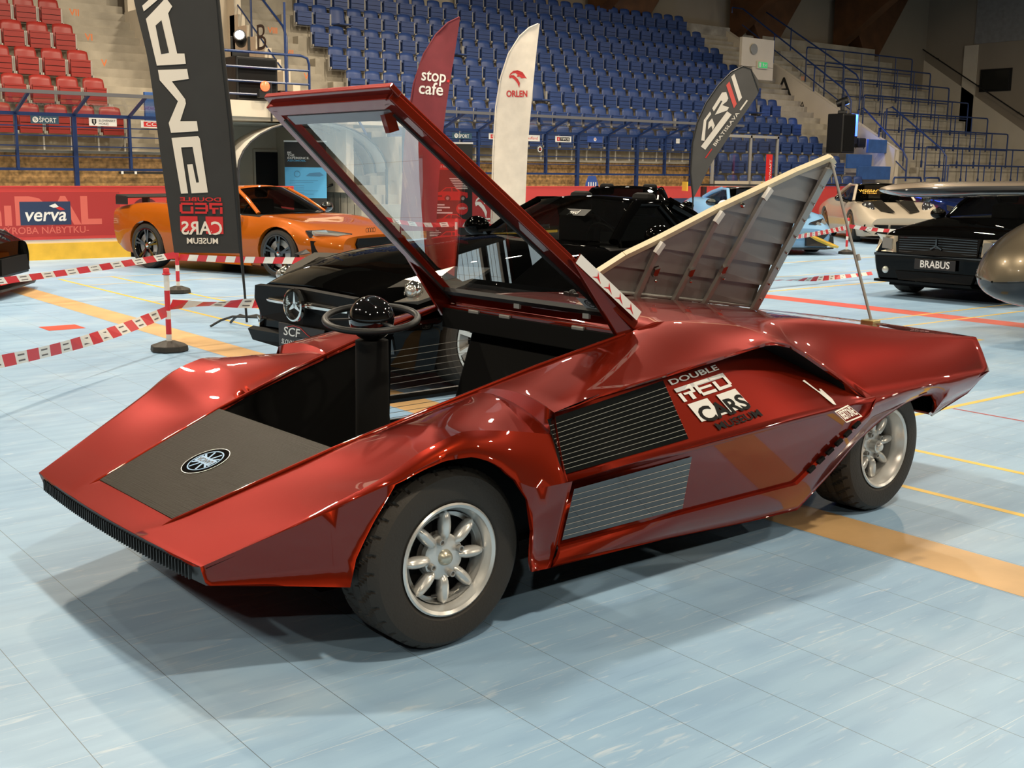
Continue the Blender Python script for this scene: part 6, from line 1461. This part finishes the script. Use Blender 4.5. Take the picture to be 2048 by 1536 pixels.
# tunnel canopy: arched pale membrane on dark ribs
t = thing('tunnel_canopy', 'arched pale canopy on thin dark ribs over the tunnel mouth', 'canopy', (11.9, 21.6, 0))
RIBM = mat('canopy_rib', (.03, .03, .035), .5); MEM = mat('canopy_membrane', (.55, .52, .46), .6)
def arc(y, dz=0, r=1): return [(-1.75*math.cos(a)*r, y, 1.45+dz+1.02*math.sin(a)*r) for a in [PI*k/16 for k in range(17)]]
mb = MB(); mb.grid([arc(.0), arc(.45, -.02), arc(.9, -.06)], MEM); mb.build('membrane', None, t, smooth=60, solid=.01)
for i, (y, d) in enumerate(((-.02, 0), (.45, -.035), (.9, -.08))): mb = MB(); mb.tube(arc(y, d, .985), .02, 6, RIBM); mb.build('rib', None, t, smooth=50)
for s in (-1, 1):
    mb = MB(); mb.tube([(s*1.72, 0, 0), (s*1.72, 0, 1.5)], .03, 6, RIBM); mb.build('leg', None, t)
# --- crouching visitor by the teardrop flag
def person():
    t = thing('person', 'person in a white cap and beige top crouching by the teardrop flag', 'person', (14.25, 12.55, 0), math.radians(120))
    SK = mat('skin', (.5, .30, .22), .5); BEI = mat('beige_top', (.55, .46, .33), .8); JN = mat('dark_trousers', (.05, .05, .06), .8); HR = mat('dark_hair', (.03, .02, .015), .7)
    def skin(name, vs, es, rad, m, root=0, parent=None):
        me = bpy.data.meshes.new(name); me.from_pydata(vs, es, []); o = bpy.data.objects.new(name, me); link(o, parent)
        sk = o.modifiers.new('skin', 'SKIN'); 
        if not me.skin_vertices: me.skin_vertices.new(name='')
        for v, r in zip(me.skin_vertices[0].data, rad): v.radius = r if isinstance(r, tuple) else (r, r)
        me.skin_vertices[0].data[root].use_root = True
        ss_ = o.modifiers.new('sub', 'SUBSURF'); ss_.levels = ss_.render_levels = 2; me.materials.append(m); return o
    vs = [(0, 0, .30), (0, .03, .45), (0, .06, .62), (0, .08, .74), (0, .10, .80), (0, .11, .88),
          (.09, .05, .29), (.15, .38, .45), (.14, .22, .08), (.14, .38, .03), (-.09, .05, .29), (-.15, .38, .45), (-.14, .22, .08), (-.14, .38, .03),
          (.19, .08, .70), (.24, .22, .52), (.18, .42, .46), (-.19, .08, .70), (-.24, .22, .52), (-.18, .42, .46)]
    es = [(0,1), (1,2), (2,3), (3,4), (4,5), (0,6), (6,7), (7,8), (8,9), (0,10), (10,11), (11,12), (12,13), (3,14), (14,15), (15,16), (3,17), (17,18), (18,19)]
    rd = [.14, .13, (.16, .11), (.13, .09), .055, .07, .10, .07, .05, .045, .10, .07, .05, .045, .06, .045, .032, .06, .045, .032]
    b = skin('body', vs, es, rd, SK, 0, t)
    mb = MB(); mb.sphere((0, .12, .93), .098, SK, 12, sc=(.86, 1, 1.18)); mb.sphere((0, .225, .92), .017, SK, 6); mb.sphere((.085, .11, .92), .022, SK, 6, sc=(.4, 1, 1.3)); mb.sphere((-.085, .11, .92), .022, SK, 6, sc=(.4, 1, 1.3))
    for s in (-1, 1): mb.sphere((s*.035, .205, .945), .013, BLK, 6)
    mb.box((-.025, .205, .875), (.025, .212, .882), mat('lips', (.4, .15, .12), .5)); mb.build('head', None, t, smooth=60)
    mb = MB(); mb.sphere((0, .10, .93), .105, HR, 12, sc=(.9, .95, 1.15), lo=.3, hi=2.0); mb.build('hair', None, t, smooth=60)
    mb = MB(); mb.sphere((0, .115, .985), .105, WHT, 12, sc=(.92, 1.05, .85), lo=0, hi=1.6); mb.prism([(-.08, .2), (.08, .2), (.06, .30), (-.06, .30)], lambda x, y, h: (x, y, .975+h-.1*(y-.2)), .008, WHT); mb.build('cap', None, t, smooth=60)
    vs2 = [vs[0], vs[1], vs[2], vs[3], vs[14], vs[15], vs[17], vs[18]]; skin('top', [(x, y, z+.01) for x, y, z in vs2], [(0,1), (1,2), (2,3), (3,4), (4,5), (3,6), (6,7)], [.15, .15, (.18, .13), (.14, .10), .075, .065, .075, .065], BEI, 0, t)
    vs3 = [vs[0], vs[6], vs[7], vs[8], vs[10], vs[11], vs[12]]; skin('trousers', vs3, [(0,1), (1,2), (2,3), (0,4), (4,5), (5,6)], [.15, .115, .085, .065, .115, .085, .065], JN, 0, t)
    for s in (-1, 1):
        mb = MB(); mb.sphere((s*.14, .33, .04), .055, WHT, 8, sc=(.85, 2.1, .75)); mb.build('shoe', None, t, smooth=60)
        for k in range(4): mb = MB(); mb.tube([(s*(.16+.012*k-.02), .44, .46-.004*k), (s*(.155+.012*k-.02), .48+.006*(2-abs(k-1)), .45), (s*(.15+.012*k-.02), .50, .43)], [.011, .010, .008], 6, SK); mb.build('finger', None, t, smooth=60)
        mb = MB(); mb.tube([(s*.19, .43, .45), (s*.205, .455, .44), (s*.205, .475, .43)], [.012, .011, .009], 6, SK); mb.build('thumb', None, t, smooth=60)
person()
# ================================================================== CAMERA, LIGHT
cd = bpy.data.cameras.new('camera'); cam = bpy.data.objects.new('camera', cd); COL.objects.link(cam)
cd.sensor_width = 36; cd.lens = 2319.55/2048*36; cd.clip_end = 300
pt, ro, ya = math.radians(10.39265), math.radians(-.60879), math.radians(51.58203)
cz, sz = math.cos(ya-PI/2), math.sin(ya-PI/2)
fw = V((0, math.cos(pt), -math.sin(pt))); rt = V((1, 0, 0)); dn = fw.cross(rt)
r2 = rt*math.cos(ro)+dn*math.sin(ro); d2 = -rt*math.sin(ro)+dn*math.cos(ro)
Bx, Nx = V((math.sin(ya), math.cos(ya), 0)), V((-math.cos(ya), math.sin(ya), 0))
toA = lambda v: V((v.dot(Bx), v.dot(Nx), v.z))
X, Y, Z = toA(r2), -toA(d2), -toA(fw)
cam.matrix_world = M(((X.x, Y.x, Z.x, 0), (X.y, Y.y, Z.y, 0), (X.z, Y.z, Z.z, 1.484), (0, 0, 0, 1)))
scene.camera = cam
def lamp(loc, power, size, col=(1, .86, .66)):
    l = bpy.data.lights.new('hall_or_fill_lamp', 'AREA'); l.shape = 'DISK'; l.size = size; l.energy = power; l.color = col
    o = bpy.data.objects.new('hall_or_fill_lamp', l); COL.objects.link(o); o.location = loc; return o
for i, x in enumerate((-8, 2.9, 14, 25, 36)):
    for j, (y, pw) in enumerate(((-9, 440), (-1, 460), (7.5, 460), (15, 640 if x < 20 else 380))):
        lamp((x, y, 9.2), pw, .5)
for x in (0, 7, 14, 21): lamp((x, 18.5, 9.6), 520, .5)  # unseen fill lamps added to brighten the stands
w = bpy.data.worlds.new('hall_air'); scene.world = w; w.use_nodes = True
bg = w.node_tree.nodes['Background']; bg.inputs['Color'].default_value = (.95, .82, .66, 1); bg.inputs['Strength'].default_value = .13
scene.view_settings.view_transform = 'Standard'; scene.view_settings.look = 'None'; scene.view_settings.exposure = 0.12; scene.view_settings.gamma = 1
scene.cycles.max_bounces = 6; scene.cycles.transparent_max_bounces = 12
scene.cycles.caustics_reflective = False; scene.cycles.caustics_refractive = False
